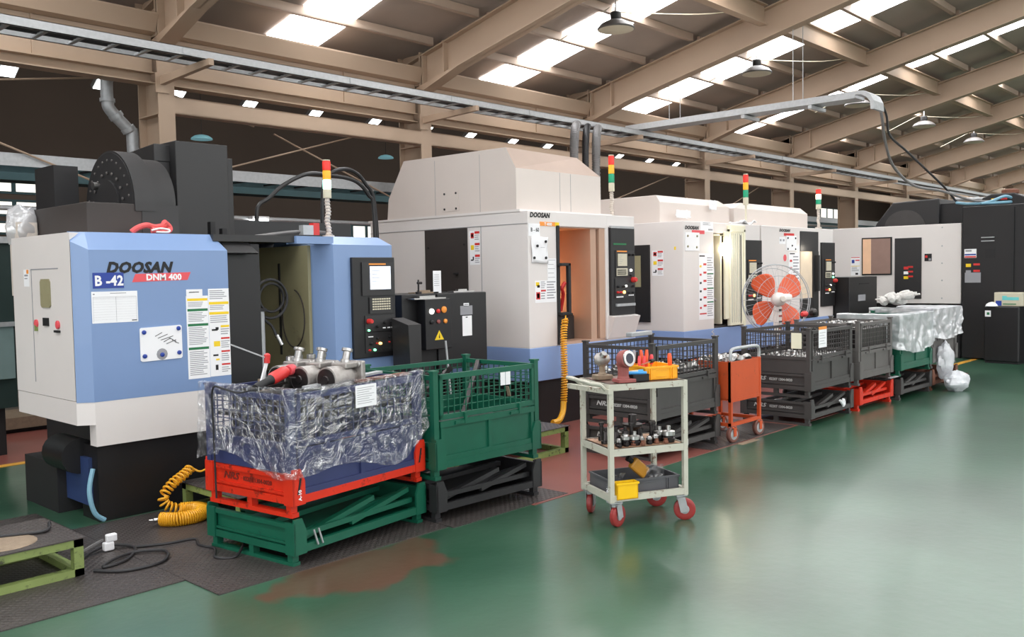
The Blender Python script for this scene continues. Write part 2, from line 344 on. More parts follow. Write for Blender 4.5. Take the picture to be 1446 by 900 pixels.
# ---- roof: deck, rafters, purlins, skylights, struts
Z0, SL, Y0 = 5.0, .228, 9.8
rz_ = lambda y: Z0 + SL*(Y0-y)
RIDGE = -1.5
ceil = G()
ceil.prism([(10.75, rz_(10.75)), (RIDGE, rz_(RIDGE)), (RIDGE, rz_(RIDGE)+.06), (10.75, rz_(10.75)+.06)], 0, -12, 56)
zr = rz_(RIDGE)
ceil.prism([(RIDGE, zr), (-13, zr-SL*(13+RIDGE)), (-13, zr-SL*(13+RIDGE)+.06), (RIDGE, zr+.06)], 0, -12, 56)
ceil = ceil.build('ceiling', None, 'deck'); ceil['kind'] = 'structure'
COLX = [5.03+4*k for k in range(-3, 13)]
def slopebox(g, x0, x1, ya, yb, dz0, dz1, k=0):
    return g.prism([(ya, rz_(ya)+dz0), (yb, rz_(yb)+dz0), (yb, rz_(yb)+dz1), (ya, rz_(ya)+dz1)], 0, x0, x1, k)
# rafters: I-section tapering to the ridge, deeper at the column
raf = G()
zb = lambda y: 4.40+.226*(9.8-y)
for x0, x1, a, b in ((-.012, .012, 0, .44), (-.1, .1, 0, .02), (-.1, .1, .44, .46)):
    raf.prism([(10.3, zb(10.3)+a), (RIDGE, zb(RIDGE)+a), (RIDGE, zb(RIDGE)+b), (10.3, zb(10.3)+b)], 0, x0, x1)
raf.prism([(10.3, zb(10.3)-.1), (9.6, zb(9.6)-.04), (9.2, zb(9.2)), (10.3, zb(10.3))], 0, -.1, .1)
for y in (9.95, 9.5): raf.box(-.1, y-.01, zb(y), .1, y+.01, zb(y)+.44)
r_me = raf.build('rafter', ceil, 'beige')
r_me.location = (COLX[0], 0, 0)
for x in COLX[1:]:
    c = r_me.copy(); COL.objects.link(c); c.location = (x, 0, 0)
raf2 = G()
for x0, x1, a, b in ((-.012, .012, 0, .44), (-.1, .1, 0, .02)):
    h = zb(RIDGE); raf2.prism([(RIDGE, h+a), (-13, h-SL*(13+RIDGE)+a), (-13, h-SL*(13+RIDGE)+b), (RIDGE, h+b)], 0, x0, x1)
r2 = raf2.build('rafter', ceil, 'beige'); r2.location = (COLX[0], 0, 0)
for x in COLX[1:]:
    c = r2.copy(); COL.objects.link(c); c.location = (x, 0, 0)
pg = G(); pg.box(-1.9, -.025, -.115, 1.9, .025, -.005).box(-1.9, -.025, -.118, 1.9, .05, -.105)
pp = pg.build('purlin', ceil, 'purlin')
first = True
for i in range(12):
    y = 9.72-.93*i
    for x in COLX[:-1]:
        o = pp if first else pp.copy()
        if not first: COL.objects.link(o)
        first = False; o.location = (x+2, y, rz_(y))
# deep struts between the rafters (one bay line up the slope)
sg = G(); sg.box(-1.9, -.01, -.30, 1.9, .01, 0).box(-1.9, -.07, -.31, 1.9, .07, -.29).box(-1.9, -.07, -.02, 1.9, .07, 0)
st = sg.build('roof_strut', ceil, 'beige'); first = True
for x in COLX[:-1]:
    for y in (6.6, 2.6):
        o = st if first else st.copy()
        if not first: COL.objects.link(o)
        first = False; o.location = (x+2, y, rz_(y)-.1)
# translucent corrugated skylight sheets: one strip per bay, on both slopes
def sheet(yA, yB, sgn):
    g = G(); zA, zB = 0, SL*abs(yB-yA)*sgn
    n = 24
    def fn(u, v):
        x = -.41+.82*v+.012*math.sin(u*PI*10); y = (yB-yA)*u
        return (x, y, zB*u+.004*math.sin(v*PI*9))
    g.grid(fn, n, 18); return g
sky = sheet(10.55, 0.2, 1).build('skylight', ceil, 'skylight', smooth=True)
sky2 = sheet(-2.6, -12.2, -1).build('skylight', ceil, 'skylight', smooth=True)
first = True
for x in COLX[:-1]:
    for s_, y in ((sky, 10.55), (sky2, -2.6)):
        o = s_ if first else s_.copy()
        if not first: COL.objects.link(o)
        z = rz_(y) if y > 0 else zr-SL*(RIDGE-y)
        o.location = (x+2.1, y, z-.02)
    first = False

# ---- column line along the open side, with its girders
wb = struct('wall_back')
cg = G()
cg.box(-.1, 10.0, 0, .1, 10.02, 4.86).box(-.1, 10.48, 0, .1, 10.5, 4.86).box(-.012, 10.02, 0, .012, 10.48, 4.86)
cg.box(-.2, 9.9, 0, .2, 10.6, .02)
for z in (3.5, 4.38): cg.box(-.1, 10.02, z, .1, 10.48, z+.015)
co = cg.build('column', wb, 'beige'); co.location = (COLX[0], 0, 0)
for x in COLX[1:]:
    c = co.copy(); COL.objects.link(c); c.location = (x, 0, 0)
def perbay(name, g, m, skip=-99):
    o = g.build(name, wb, m); first = True
    for x in COLX[:-1]:
        if x < skip: continue
        c = o if first else o.copy()
        if not first: COL.objects.link(c)
        first = False; c.location = (x+2, 0, 0)
perbay('eave_gutter_beam', G().prism([(9.92, 4.62), (9.92, 4.60), (10.0, 4.42), (10.08, 4.40), (10.12, 4.40), (10.12, 4.62)], 0, -1.9, 1.9), 'beige')
perbay('cladding_rail', G().box(-1.9, 10.12, 3.98, 1.9, 10.2, 4.40).box(.6, 10.1, 3.98, .62, 10.12, 4.40), 'beige')
perbay('crane_rail_beam', G().box(-1.9, 10.16, 3.86, 1.9, 10.18, 3.99).box(-1.9, 10.06, 3.85, 1.9, 10.26, 3.865).box(-1.9, 10.06, 3.965, 1.9, 10.26, 3.98), 'beige')
perbay('lower_girder', G().box(-1.9, 10.0, 3.52, 1.9, 10.012, 3.72).box(-1.9, 10.0, 3.705, 1.9, 10.14, 3.72).box(-1.9, 10.0, 3.52, 1.9, 10.14, 3.535), 'beige', 4.0)
for z, r, y in ((3.955, .026, 10.42), (4.06, .035, 10.62)):
    G().cyl((-8, y, z), (55, y, z), r, 10).build('wall_pipe', wb, 'galv', smooth=True)
# thin diagonal brace rods behind the columns
for (p, q) in (((1.0, 10.7, 4.0), (4.9, 10.7, 2.6)), ((1.1, 10.7, 3.4), (5.1, 10.7, 4.05)), ((5.2, 10.72, 2.75), (8.6, 10.72, 3.75)), ((6.9, 10.72, 3.55), (9.6, 10.72, 2.55)), ((5.2, 10.72, 3.95), (6.6, 10.72, 3.62)), ((13.2, 10.72, 2.6), (16.9, 10.72, 3.7)), ((17.3, 10.72, 2.4), (20.9, 10.72, 3.7)), ((17.3, 10.74, 3.6), (20.0, 10.74, 2.6))):
    G().cyl(p, q, .012, 6).build('brace_rod', wb, 'beige')

# ---- the neighbouring hall seen through the columns
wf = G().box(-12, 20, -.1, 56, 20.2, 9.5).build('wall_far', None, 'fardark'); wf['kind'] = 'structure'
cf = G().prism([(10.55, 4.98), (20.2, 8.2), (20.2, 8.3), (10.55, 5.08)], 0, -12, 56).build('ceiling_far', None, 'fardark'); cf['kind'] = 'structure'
wl = G().box(-12.2, -13, -.1, -12, 20.2, 9).build('wall_left', None, 'deck'); wl['kind'] = 'structure'
wr = G().box(56, -13, -.1, 56.2, 20.2, 9).build('wall_right', None, 'deck'); wr['kind'] = 'structure'
wn = G().box(-12, -13.2, -.1, 56, -13, 6).build('wall_front', None, 'deck'); wn['kind'] = 'structure'
# unseen frames added before the fill lights; the walls behind them stay solid
def opening(name, axis, at, a0, a1, z0, z1, n):
    w = G(); P = lambda a, d0, d1: None
    for i in range(n+1):
        a = a0+(a1-a0)*i/n
        if axis == 0: w.box(at-.04, a-.05, z0, at+.04, a+.05, z1)
        else: w.box(a-.05, at-.04, z0, a+.05, at+.04, z1)
    for z in (z0-.1, z1):
        if axis == 0: w.box(at-.06, a0-.1, z, at+.06, a1+.1, z+.1)
        else: w.box(a0-.1, at-.06, z, a1+.1, at+.06, z+.1)
    o = w.build(name, None, 'teal'); o['kind'] = 'structure'
opening('fill_frame_1', 0, -10.5, -5.0, 6.0, .1, 4.6, 4); opening('fill_frame_2', 0, 55.3, -5.0, 5.0, .1, 4.6, 4); opening('window_20', 1, -12.5, -13+.9, 31, 1.5, 4.7, 22)
# strip windows of the far wall
n_ = 1
def window(x0, x1, z0, z1, y=19.98, bars=4, m='winlight'):
    global n_
    w = G().box(x0, y-.02, z0, x1, y, z1).build('window_%d' % n_, None, m); w['kind'] = 'structure'; n_ += 1
    g = G()
    for i in range(bars+1):
        x = x0+(x1-x0)*i/bars; g.box(x-.04, y-.05, z0, x+.04, y-.02, z1)
    g.box(x0, y-.05, z0-.05, x1, y-.02, z0).box(x0, y-.05, z1, x1, y-.02, z1+.05)
    g.build('window_frame', w, 'teal')
for z0, z1 in ((3.45, 3.62), (2.99, 3.24), (2.62, 2.80)): window(4.6, 7.4, z0, z1)
window(14.2, 16.2, 2.48, 2.98)
window(45.2, 48.4, 3.55, 4.7); window(50.0, 53.2, 3.4, 4.2)

# ================================================================== OVERHEAD SERVICES
# main cable ladder along the columns
t = thing('cable_tray', 'long galvanised cable ladder running under the eave along the columns', 'cable tray', (0, 9.15, 3.94))
G().box(-6, 8.95, 3.94, 34, 8.965, 4.03).box(-6, 8.95, 3.94, 34, 8.985, 3.946).box(-6, 8.95, 4.024, 34, 8.985, 4.03).build('side_rail', t, 'galv')
G().box(-6, 9.335, 3.94, 34, 9.35, 4.03).box(-6, 9.31, 3.94, 34, 9.35, 3.946).build('side_rail', t, 'galv')
rg = G().box(-.02, 8.965, 3.944, .02, 9.335, 3.964).build('rung', t, 'galv'); rg.location.x = -4
for i in range(1, 86):
    c = rg.copy(); COL.objects.link(c); c.location.x = -4+.335*i
for k, (y, r) in enumerate(((9.06, .03), (9.13, .026), (9.2, .03))): G().tube([(-6+i*2, y+.01*math.sin(i*2.1+k), 3.985) for i in range(21)], r, 6).build('power_cable', t, 'cable', smooth=True)
for x in (4.75, 6.9, 8.6, 10.2, 12.5, 14.3, 16.4, 18.4, 20.5): G().box(x-.05, 8.942, 3.95, x+.05, 8.95, 4.02).build('joint_plate', t, 'galv')
bk = thing('tray_bracket', 'beige cantilever arm under the long cable ladder, on the column by the tool drum', 'bracket', (4.98, 9.98, 3.9), group='tray arms on the columns')
G().prism([(10.0, 3.925), (8.88, 3.938), (8.88, 3.87), (10.0, 3.83)], 0, 4.95, 5.01).build('arm', bk, 'beige')
G().box(4.90, 9.98, 3.74, 5.06, 10.0, 3.96).build('wall_plate', bk, 'beige')
for k in range(1, 7):
    copy_tree(bk, loc=(4.98+4*k, 9.98, 3.9), label='beige cantilever arm under the cable ladder, on the %s column' % ['', 'second', 'third', 'fourth', 'fifth', 'sixth', 'seventh'][k])
# branch ladder crossing towards the aisle
t = thing('branch_cable_tray', 'galvanised branch cable tray crossing over the aisle with a curved drop end', 'cable tray', (13.25, 7, 4.06))
tr = G()
for x in (13.08, 13.42): tr.box(x-.006, 5.25, 4.05, x+.006, 9.3, 4.15)
tr.build('side_rail', t, 'galv')
G().box(13.08, 5.25, 4.05, 13.42, 9.3, 4.056).build('tray_floor', t, 'galv')
pf = [(5.25, 4.15), (5.12, 4.14), (5.03, 4.08), (4.98, 3.98), (4.97, 3.86), (5.02, 3.86), (5.03, 3.97), (5.08, 4.04), (5.16, 4.09), (5.25, 4.1)]
G().prism(pf, 0, 13.06, 13.44).build('drop_elbow', t, 'galv')
for y in (8.4, 6.2): G().cyl((13.08, y, 4.15), (13.08, y, rz_(y)-.1), .006, 6).build('hanger_rod', t, 'galv')
for y in (8.4, 6.2): G().cyl((13.42, y, 4.15), (13.42, y, rz_(y)-.1), .006, 6).build('hanger_rod', t, 'galv')
for y in (7.0, 5.9): G().box(13.0, y-.03, 3.98, 13.5, y+.03, 4.03).build('clamp', t, 'galv')
def smoothpath(P, n=8):
    P = [Vector(p) for p in P]; out = []
    for i in range(len(P)-1):
        a, b, c, d = P[max(i-1, 0)], P[i], P[i+1], P[min(i+2, len(P)-1)]
        for k in range(n):
            t = k/n; out.append(.5*((2*b)+(c-a)*t+(2*a-5*b+4*c-d)*t*t+(3*b-a-3*c+d)*t**3))
    out.append(P[-1]); return out
def hose(name, pts, r, m, label, cat='cable', n=8, seg=8, group=None):
    o = G().tube(smoothpath(pts, n), r, seg).build(name, None, m, smooth=True); return tag(o, label, cat, group)
hose('drop_cable', [(13.5, 5.06, 4.0), (13.6, 5.06, 3.8), (14.0, 5.16, 3.5), (14.6, 5.25, 3.18), (15.4, 5.217, 2.93), (16.2, 5.03, 2.87), (16.7, 4.72, 2.72), (17.0, 4.5, 2.69)], .022, 'greycable', 'grey drop cable sagging lowest from the branch tray to the dark machine')
hose('drop_cable', [(13.45, 5.02, 4.0), (13.75, 5.05, 3.85), (14.3, 5.2, 3.63), (15.0, 5.193, 3.45), (16.0, 5.19, 3.2), (16.6, 5.1, 2.95), (16.95, 5.0, 2.70)], .018, 'cable', 'thin black drop cable running straighter from the branch tray to the dark machine')
hose('air_hose', [(16.9, 5.0, 2.70), (16.8, 4.75, 2.66), (16.95, 4.5, 2.68), (17.2, 4.3, 2.78), (17.4, 4.2, 2.7), (17.1, 4.35, 2.67), (16.85, 4.6, 2.66)], .025, 'bluehose', 'loop of blue-grey hose lying on top of the dark machine')
# corrugated conduits from the ladder down behind the second machine
for k, (x, m, lb) in enumerate(((11.0, 'greycable', 'grey ribbed conduit arching first from the cable ladder behind the cream hood'), (11.28, 'cable', 'black conduit arching from the ladder between two grey ones'), (11.55, 'greycable', 'grey ribbed conduit arching last from the cable ladder behind the cream hood'))):
    pts = smoothpath([(x+.25, 8.93, 3.93), (x+.05, 8.8, 3.85), (x-.08, 8.72, 3.65), (x-.12, 8.7, 3.3), (x-.12, 8.7, 2.6)], 14)
    g = G(); prev = 0
    g.tube(pts, .06 if m == 'greycable' else .05, 10)
    for i in range(1, len(pts)-1, 1):
        d = (pts[i+1]-pts[i-1]).normalized()*.006; g.cyl(pts[i]-d, pts[i]+d, .07 if m == 'greycable' else .055, 10)
    tag(g.build('conduit', None, m, smooth=True), lb, 'conduit')
# high bay lamps under the skylights
lampn = ['first', 'second', 'third', 'fourth', 'fifth']
hb = None
for k in range(5):
    x, y = (10.65, 14.85, 19.35, 23.5, 27.6)[k], 7.72; z = rz_(7.72)-.42
    if hb is None:
        hb = thing('high_bay_lamp', 'grey high-bay lamp under the roof, first along the line from the camera', 'lamp', (x, y, z), group='high-bay lamps under the roof')
        G().lathe([(.26, 0), (.27, .02), (.22, .08), (.12, .13), (.07, .14)], (x, y, z), n=24).build('reflector', hb, 'greypaint2', smooth=True)
        G().lathe([(.07, .14), (.08, .16), (.08, .24), (.05, .26)], (x, y, z), n=16).build('ballast', hb, 'black2', smooth=True)
        G().cyl((x, y, z+.26), (x, y, z+.42), .012, 8).build('hanger', hb, 'galv')
        G().lathe([(.20, -.015), (.255, 0.0)], (x, y, z), n=24).build('lens', hb, 'ivoryplastic', smooth=True)
        G().tube(smoothpath([(x, y, z+.25), (x+.9, 6.9, rz_(6.9)-.38), (x+2.0, 6.62, rz_(6.6)-.2)], 6), .008, 5).build('lamp_cord', hb, 'ivoryplastic', smooth=True)
        G().tube([(x-.1, 7.75, rz_(7.7)-.12), (x-.35, 8.5, rz_(8.5)-.32)], .007, 5).build('tie_wire', hb, 'ivoryplastic')
    else: copy_tree(hb, loc=(x, y, z), label='grey high-bay lamp under the roof, %s along the line from the camera' % lampn[k])
# twin-tube strip lights of the neighbouring hall
sl = None
for k, x in enumerate((2.9, 4.05, 5.2, 6.23, 7.37, 8.54, 9.73, 10.9, 12.0, 13.17, 14.22, 15.4, 16.7, 17.9, 19.05, 20.2)):
    if sl is None:
        sl = thing('flood_light', 'lit square LED flood light hanging tilted in the next hall', 'light', (x, 12.05, 4.2), group='flood lights in the next hall')
        dv = Vector((0, .86, -.51)); nv_ = Vector((0, -.51, -.86)); c0 = Vector((x, 12.05, 4.2))
        def pan(w, l, d0, d1): return [c0+Vector((w*a, 0, 0))+dv*(l*b_)+nv_*d for d in (d0, d1) for a, b_ in ((-1, -1), (1, -1), (1, 1), (-1, 1))]
        BX = [(0,3,2,1),(4,5,6,7),(0,1,5,4),(1,2,6,5),(2,3,7,6),(3,0,4,7)]
        G().raw(pan(.11, .135, -.06, .0), BX).build('housing', sl, 'galv')
        G().raw(pan(.095, .12, .0, .006), BX).build('diffuser', sl, 'tube')
        for y in (12.0,): G().cyl((x, y, 4.25), (x, y, 4.98+.3337*(y-10.55)+.02), .005, 5).build('hanger', sl, 'galv')
    else: copy_tree(sl, loc=(x, 12.05, 4.2))
# lower ladder, green duct and pipes behind the machines
t = thing('low_cable_tray', 'pale grey cable ladder running low behind the machines', 'cable tray', (0, 10.75, 2.9))
G().box(-6, 10.75, 2.88, 30, 10.77, 3.02).build('side_rail', t, 'galv'); G().box(-6, 11.15, 2.86, 30, 11.17, 2.96).build('side_rail', t, 'teal')
rg = G().box(-.015, 10.77, 2.885, .015, 11.15, 2.905).build('rung', t, 'black2'); rg.location.x = 0
for i in range(1, 40):
    c = rg.copy(); COL.objects.link(c); c.location.x = .5*i
tag(G().box(-6, 12.8, 2.94, 31, 13.2, 3.08).build('air_duct', None, 'teal'), 'dull teal duct running level behind the low cable ladder', 'duct')
tag(G().cyl((-6, 10.95, 2.49), (8.95, 10.95, 2.40), .03, 10).build('compressed_air_pipe', None, 'galv', smooth=True), 'thin grey pipe crossing behind the blue machine and its signal light', 'pipe')
G().cyl((17.3, 11.4, 2.75), (42, 11.4, 3.1), .05, 10).build('wall_pipe', wb, 'galv', smooth=True)
t = thing('ceiling_rain_pipe', 'galvanised drain pipe bending down beside the first beige column', 'pipe', (4.6, 10.75, 3.5))
P = [(4.62, 10.62, 4.08), (4.62, 10.62, 3.70), (4.66, 10.62, 3.58), (4.86, 10.62, 3.38), (4.9, 10.62, 3.28), (4.9, 10.62, 2.2)]
G().tube(smoothpath(P, 5), .07, 14).build('pipe_run', t, 'galv', smooth=True)
for p, q in (((4.62, 10.62, 4.1), (4.62, 10.62, 4.04)), ((4.62, 10.62, 3.72), (4.62, 10.62, 3.68)), ((4.70, 10.62, 3.55), (4.73, 10.62, 3.51)), ((4.84, 10.62, 3.41), (4.87, 10.62, 3.37))): G().cyl(p, q, .085, 14).build('flange', t, 'galv', smooth=True)
# blue-tinted dome lamps far in the next hall, faint glow set in the glass
dl = None
for k, (x, y, z) in enumerate(((8.72, 16.0, 4.25), (14.85, 18.0, 4.59))):
    d = thing('dome_lamp', ('pale blue dome lamp glowing above the dark tower of the blue machine', 'pale blue dome lamp in the next hall beside the second column')[k], 'lamp', (x, y, z), group='dome lamps in the next hall')
    G().lathe([(.2, 0), (.19, .03), (.13, .07), (.05, .09)], (x, y, z), n=18).build('dome', d, 'bay', smooth=True)
    G().cyl((x, y, z+.09), (x, y, 4.98+.3337*(y-10.55)+.02), .006, 5).build('hanger', d, 'cable')

# ================================================================== CONTROL PANELS
def control_panel(par, x0, x1, z0, z1, y, style=0):
    """black operator panel on a front face; children: screen, keypad, knobs, lamps"""
    w, h = x1-x0, z1-z0
    p = G().box(x0, y-.03, z0, x1, y+.02, z1).build('control_panel', par, 'black', bevel=.006)
    B = lambda u0, v0, u1, v1, d, name, m, **k: G().box(x0+u0*w, y-.03-d, z0+v0*h, x0+u1*w, y-.029, z0+v1*h).build(name, p, m, **k)
    if style == 0:        # wide blue-machine panel
        B(.2, .62, .97, .95, .012, 'screen_bezel', 'black2'); B(.36, .925, .76, .94, .014, 'gold_strip', 'orangeprint')
        s = (.38, .68, .86, .91)
        B(.36, .44, .9, .60, .012, 'keypad', 'black2')
        for r in range(5):
            g = G()
            for c in range(8): g.box(x0+(.42+.055*c)*w, y-.047, z0+(.575-.025*r)*h, x0+(.42+.055*c+.04)*w, y-.04, z0+(.59-.025*r)*h)
            g.build('key_row', p, 'ivoryplastic', kind='stuff')
        B(.25, .26, .96, .42, .008, 'switch_plate', 'black2'); B(.25, .05, .96, .25, .008, 'switch_plate', 'black2')
        K = [(.33, .365, .05, 'red', .05), (.52, .31, .026, 'ink', .03), (.70, .345, .026, 'ink', .03), (.87, .345, .026, 'ink', .03), (.52, .19, .024, 'ink', .03), (.80, .20, .022, 'ink', .03), (.93, .20, .018, 'paper', .02), (.36, .14, .024, 'ink', .03), (.58, .138, .026, 'leda', .025), (.5, .14, .016, 'red', .02), (.32, .275, .02, 'ledg', .02), (.45, .077, .024, 'ledg', .02), (.33, .077, .022, 'red', .02), (.80, .145, .015, 'red', .02)]
        L = [(.31, .205, .42, .215, 'paper'), (.66, .285, .72, .297, 'paper'), (.77, .285, .83, .297, 'paper'), (.87, .285, .93, .297, 'paper')]+[(.56+.08*i, .07, .60+.08*i, .085, 'black2') for i in range(5)]
    else:                 # tall narrow panel
        B(.08, .80, .62, .82, .004, 'label_strip', 'greenprint') if style == 1 else None
        B(.15, .44, .95, .74, .008, 'screen_bezel', 'black2'); B(.2, .72, .62, .735, .011, 'gold_strip', 'orangeprint')
        s = (.22, .56, .60, .70); B(.18, .45, .64, .535, .012, 'keypad', 'ivoryplastic')
        g = G()
        for r in range(3):
            for c in range(6): g.box(x0+(.21+.065*c)*w, y-.047, z0+(.463+.022*r)*h, x0+(.21+.065*c+.04)*w, y-.041, z0+(.475+.022*r)*h)
        g.build('key_row', p, 'ink', kind='stuff')
        B(.12, .2, .97, .42, .008, 'switch_plate', 'black2')
        K = [(.86, .40, .07, 'red', .06), (.22, .325, .03, 'ink', .03), (.45, .325, .03, 'ink', .03), (.56, .33, .028, 'ledw', .02), (.86, .325, .03, 'ink', .03), (.48, .26, .04, 'leda', .02), (.2, .26, .03, 'red', .03), (.33, .26, .03, 'red', .03), (.68, .25, .03, 'ink', .03), (.86, .25, .03, 'ink', .03), (.78, .51, .035, 'ledw', .02), (.78, .455, .035, 'ledg' if style == 2 else 'black', .02), (.72, .69, .03, 'ink', .03), (.88, .69, .03, 'ink', .03)]
        L = [(.16+.06*i, .20, .20+.06*i, .215, 'paper') for i in range(5)]+[(.68+.08*i, .215, .73+.08*i, .23, 'paper') for i in range(3)]
        if style == 1: B(.15, .10, .95, .13, .02, 'shelf_lip', 'galv')
    g = G(); g.box(x0+s[0]*w, y-.05, z0+s[1]*h, x0+s[2]*w, y-.04, z0+s[3]*h, 0)
    for i in range(5): g.box(x0+(s[0]+.03)*w, y-.0505, z0+(s[1]+(s[3]-s[1])*(.2+.15*i))*h, x0+(s[0]+(s[2]-s[0])*(.35+.12*(i % 3)))*w, y-.05, z0+(s[1]+(s[3]-s[1])*(.22+.15*i))*h, 1)
    g.build('screen', p, ['screen' if style == 0 else 'ivoryplastic', 'greyink'])
    for (u, v, r, m, d) in K:
        nm = 'emergency_stop' if (m == 'red' and r >= .05) else ('indicator' if m in ('ledg', 'leda', 'ledw', 'red') else 'knob')
        G().lathe([(r*w, 0), (r*w*.95, d*.7), (r*w*.7, d)], (x0+u*w, y-.036, z0+v*h), (0, -1, 0), 12).build(nm, p, m, smooth=True)
    for (u0, v0, u1, v1, m) in L: B(u0, v0, u1, v1, .014, 'button', m)
    return p
def signal_tower(par, x, y, z0, zl, zt, lit, r=.034, wrapped=True):
    """mast with a stack of coloured lenses"""
    m = G(); 
    if wrapped:
        pts = [(x+.005*math.sin(i*.9), y+.004*math.cos(i*1.3), z0+(zl-z0)*i/12) for i in range(13)]
        m.tube(pts, .02, 8)
        for i in range(1, 12): m.lathe([(.02, -.008), (.028, 0), (.02, .008)], pts[i], (.2, .1, 1), 8)
    else: m.cyl((x, y, z0), (x, y, zl), .014, 8)
    m.cyl((x, y, z0), (x, y, z0+.02), .05, 12)
    mast = m.build('signal_mast', par, 'tape' if wrapped else 'ivoryplastic', smooth=True)
    h = (zt-zl)/4.1
    for i, k in enumerate(('ivoryplastic', 'lensgreen', 'lensamber', 'lensred')):
        mm = {'green': 'lensgreenon', 'amber': 'lensamberon'}.get(lit) if (lit and k == 'lens'+lit) else k
        G().lathe([(r, 0), (r*1.02, .01), (r*1.02, h-.012), (r*.96, h-.004)], (x, y, zl+h*i), n=16).build('signal_base' if i == 0 else 'signal_lens', mast, mm, smooth=True)
    G().cyl((x, y, zt-.1*h), (x, y, zt), r*.9, 14).build('signal_cap', mast, 'ivoryplastic', smooth=True)
    return mast

# ================================================================== MACHINE 1 (blue)
m1 = thing('machining_center', 'blue and white machining center marked B-42 with a black tool drum on top', 'machine', (2.36, 6.0, 0))
# left cabinet with a chamfered corner and a sloped top edge
g = G()
prof = [(2.36, 7.12), (2.36, 6.07), (2.45, 6.0), (3.44, 6.0), (3.44, 7.12)]
g.prism([(2.362, 6.07), (2.45, 6.0), (3.44, 6.0), (3.44, 6.1), (2.45, 6.1)], 2, .805, .815)
g.raw([(2.448,6.0,.815),(3.44,6.0,.815),(3.44,6.0,1.805),(2.448,6.0,1.805),(2.47,6.10,1.925),(3.37,6.10,1.925),(2.362,6.07,.815),(2.362,6.07,1.86),(2.44,6.12,1.925),(3.44,6.2,.815),(3.44,6.2,1.925),(2.362,6.11,1.925)],
      [(0,1,2,3),(3,2,5,4),(6,0,3,7),(7,3,4,8),(1,9,10,2),(2,10,5),(7,8,11)])
g.box(2.47, 6.12, 1.85, 3.43, 6.2, 1.925)
g.build('front_cover', m1, 'blue')
g = G(); g.prism([(2.36, 6.075), (2.36, 7.12), (3.43, 7.12), (3.43, 6.2), (2.45, 6.12)], 2, .815, 1.92)
g.build('side_cabinet', m1, 'white')
g = G(); g.prism([(2.362, 6.075), (2.452, 6.003), (3.44, 6.003), (3.44, 7.12), (2.362, 7.12)], 2, .655, .811)
g.box(2.452, 6.001, .51, 3.44, 6.1, .8115)
g.build('lower_cover', m1, 'white')
g = G(); g.box(2.465, 6.03, 0, 4.98, 6.3, .505).box(3.2, 6.03, .5, 4.98, 6.25, .78)
g.build('base_skirt', m1, 'black')
G().box(2.9, 6.3, 0, 4.9, 8.1, .8).build('bed', m1, 'dark')
# side door details on the white cabinet
g = G(); g.box(2.3575, 6.28, 1.685, 2.361, 6.76, 1.692).box(2.3575, 6.752, .90, 2.361, 6.76, 1.692)
g.build('side_door_seam', m1, 'greyink')
g = G()
g.prism([(6.42, 1.44), (6.44, 1.425), (6.57, 1.425), (6.59, 1.44), (6.59, 1.60), (6.57, 1.62), (6.44, 1.62), (6.42, 1.60)], 0, 2.352, 2.362)
g.build('side_window', m1, 'olive')
G().box(2.35, 6.47, 1.30, 2.362, 6.56, 1.355).build('side_latch', m1, 'ink')
for y in (6.69, 6.31):
    G().lathe([(.028, 0), (.028, .012), (.012, .016)], (2.36, y, 1.312), (-1, 0, 0), 12).build('key_lock', m1, 'redprint', smooth=True)
G().box(2.345, 6.28, 1.26, 2.36, 6.36, 1.275).build('key', m1, 'ink')
G().box(2.34, 6.675, 1.26, 2.36, 6.69, 1.30).build('key', m1, 'limegreen')
sticker(m1, (2.36, 6.90, 1.57), LEFT, .10, .12, [(.55, .02, .95, .25, 6), (.15, .3, .8, .4, 1), (.15, .5, .7, .56, 1)], name='maker_label')
# lettering of the front
text('DOOSAN', .098, m1, 'ink', (2.556, 5.998, 1.654), shear=.28, bold=.0052, sx=1.02, name='maker_name')
g = G(); P = [(2.728, 1.588), (3.125, 1.597), (3.15, 1.652), (2.752, 1.643)]
g.prism([(p[0], p[1]) for p in P], 1, 5.9985, 6.0); g.build('model_badge', m1, 'redprint')
text('DNM 400', .058, m1, 'paper', (2.825, 5.998, 1.600), bold=.0022, sx=1.05, name='model_name')
bd = G(); plate(bd, (2.468, 6.0, 1.552), FRONT, 0, 0, .203, .102, 0, .003, 0); bd = bd.build('number_plate', m1, 'navy')
text('B -42', .092, bd, 'paper', (2.478, 5.9965, 1.570), bold=.003, sx=.92, name='plate_number')
sticker(m1, (2.455, 6.0, 1.322), FRONT, .305, .208, [(.03, .06, .07, .1, 1), (.4, .05, .75, .07, 1), (.03, .17, .97, .178, 1), (.03, .21, .97, .215, 1), (.52, .17, .525, .97, 1), (.03, .17, .033, .97, 1), (.968, .17, .972, .97, 1), (.86, .93, .97, .96, 5)]+[(.03, .25+.08*i, .97, .2525+.08*i, 1) for i in range(9)], name='record_sheet', label='white ruled record sheet')
random.seed(5)
sticker(m1, (3.107, 6.0, .892), FRONT, .168, .59, [(.02, -.08, .75, 0, 0), (.15, -.05, .6, -.04, 5), (.05, .03, .97, .06, 3), (.05, .155, .97, .185, 4), (.05, .335, .97, .365, 4), (.05, .62, .97, .65, 4)]+lines(.08, .92, .075, .14, 4)+lines(.08, .92, .2, .32, 6)+lines(.08, .92, .38, .60, 10)+lines(.08, .92, .67, .97, 13), label='white instruction strip with green bars')
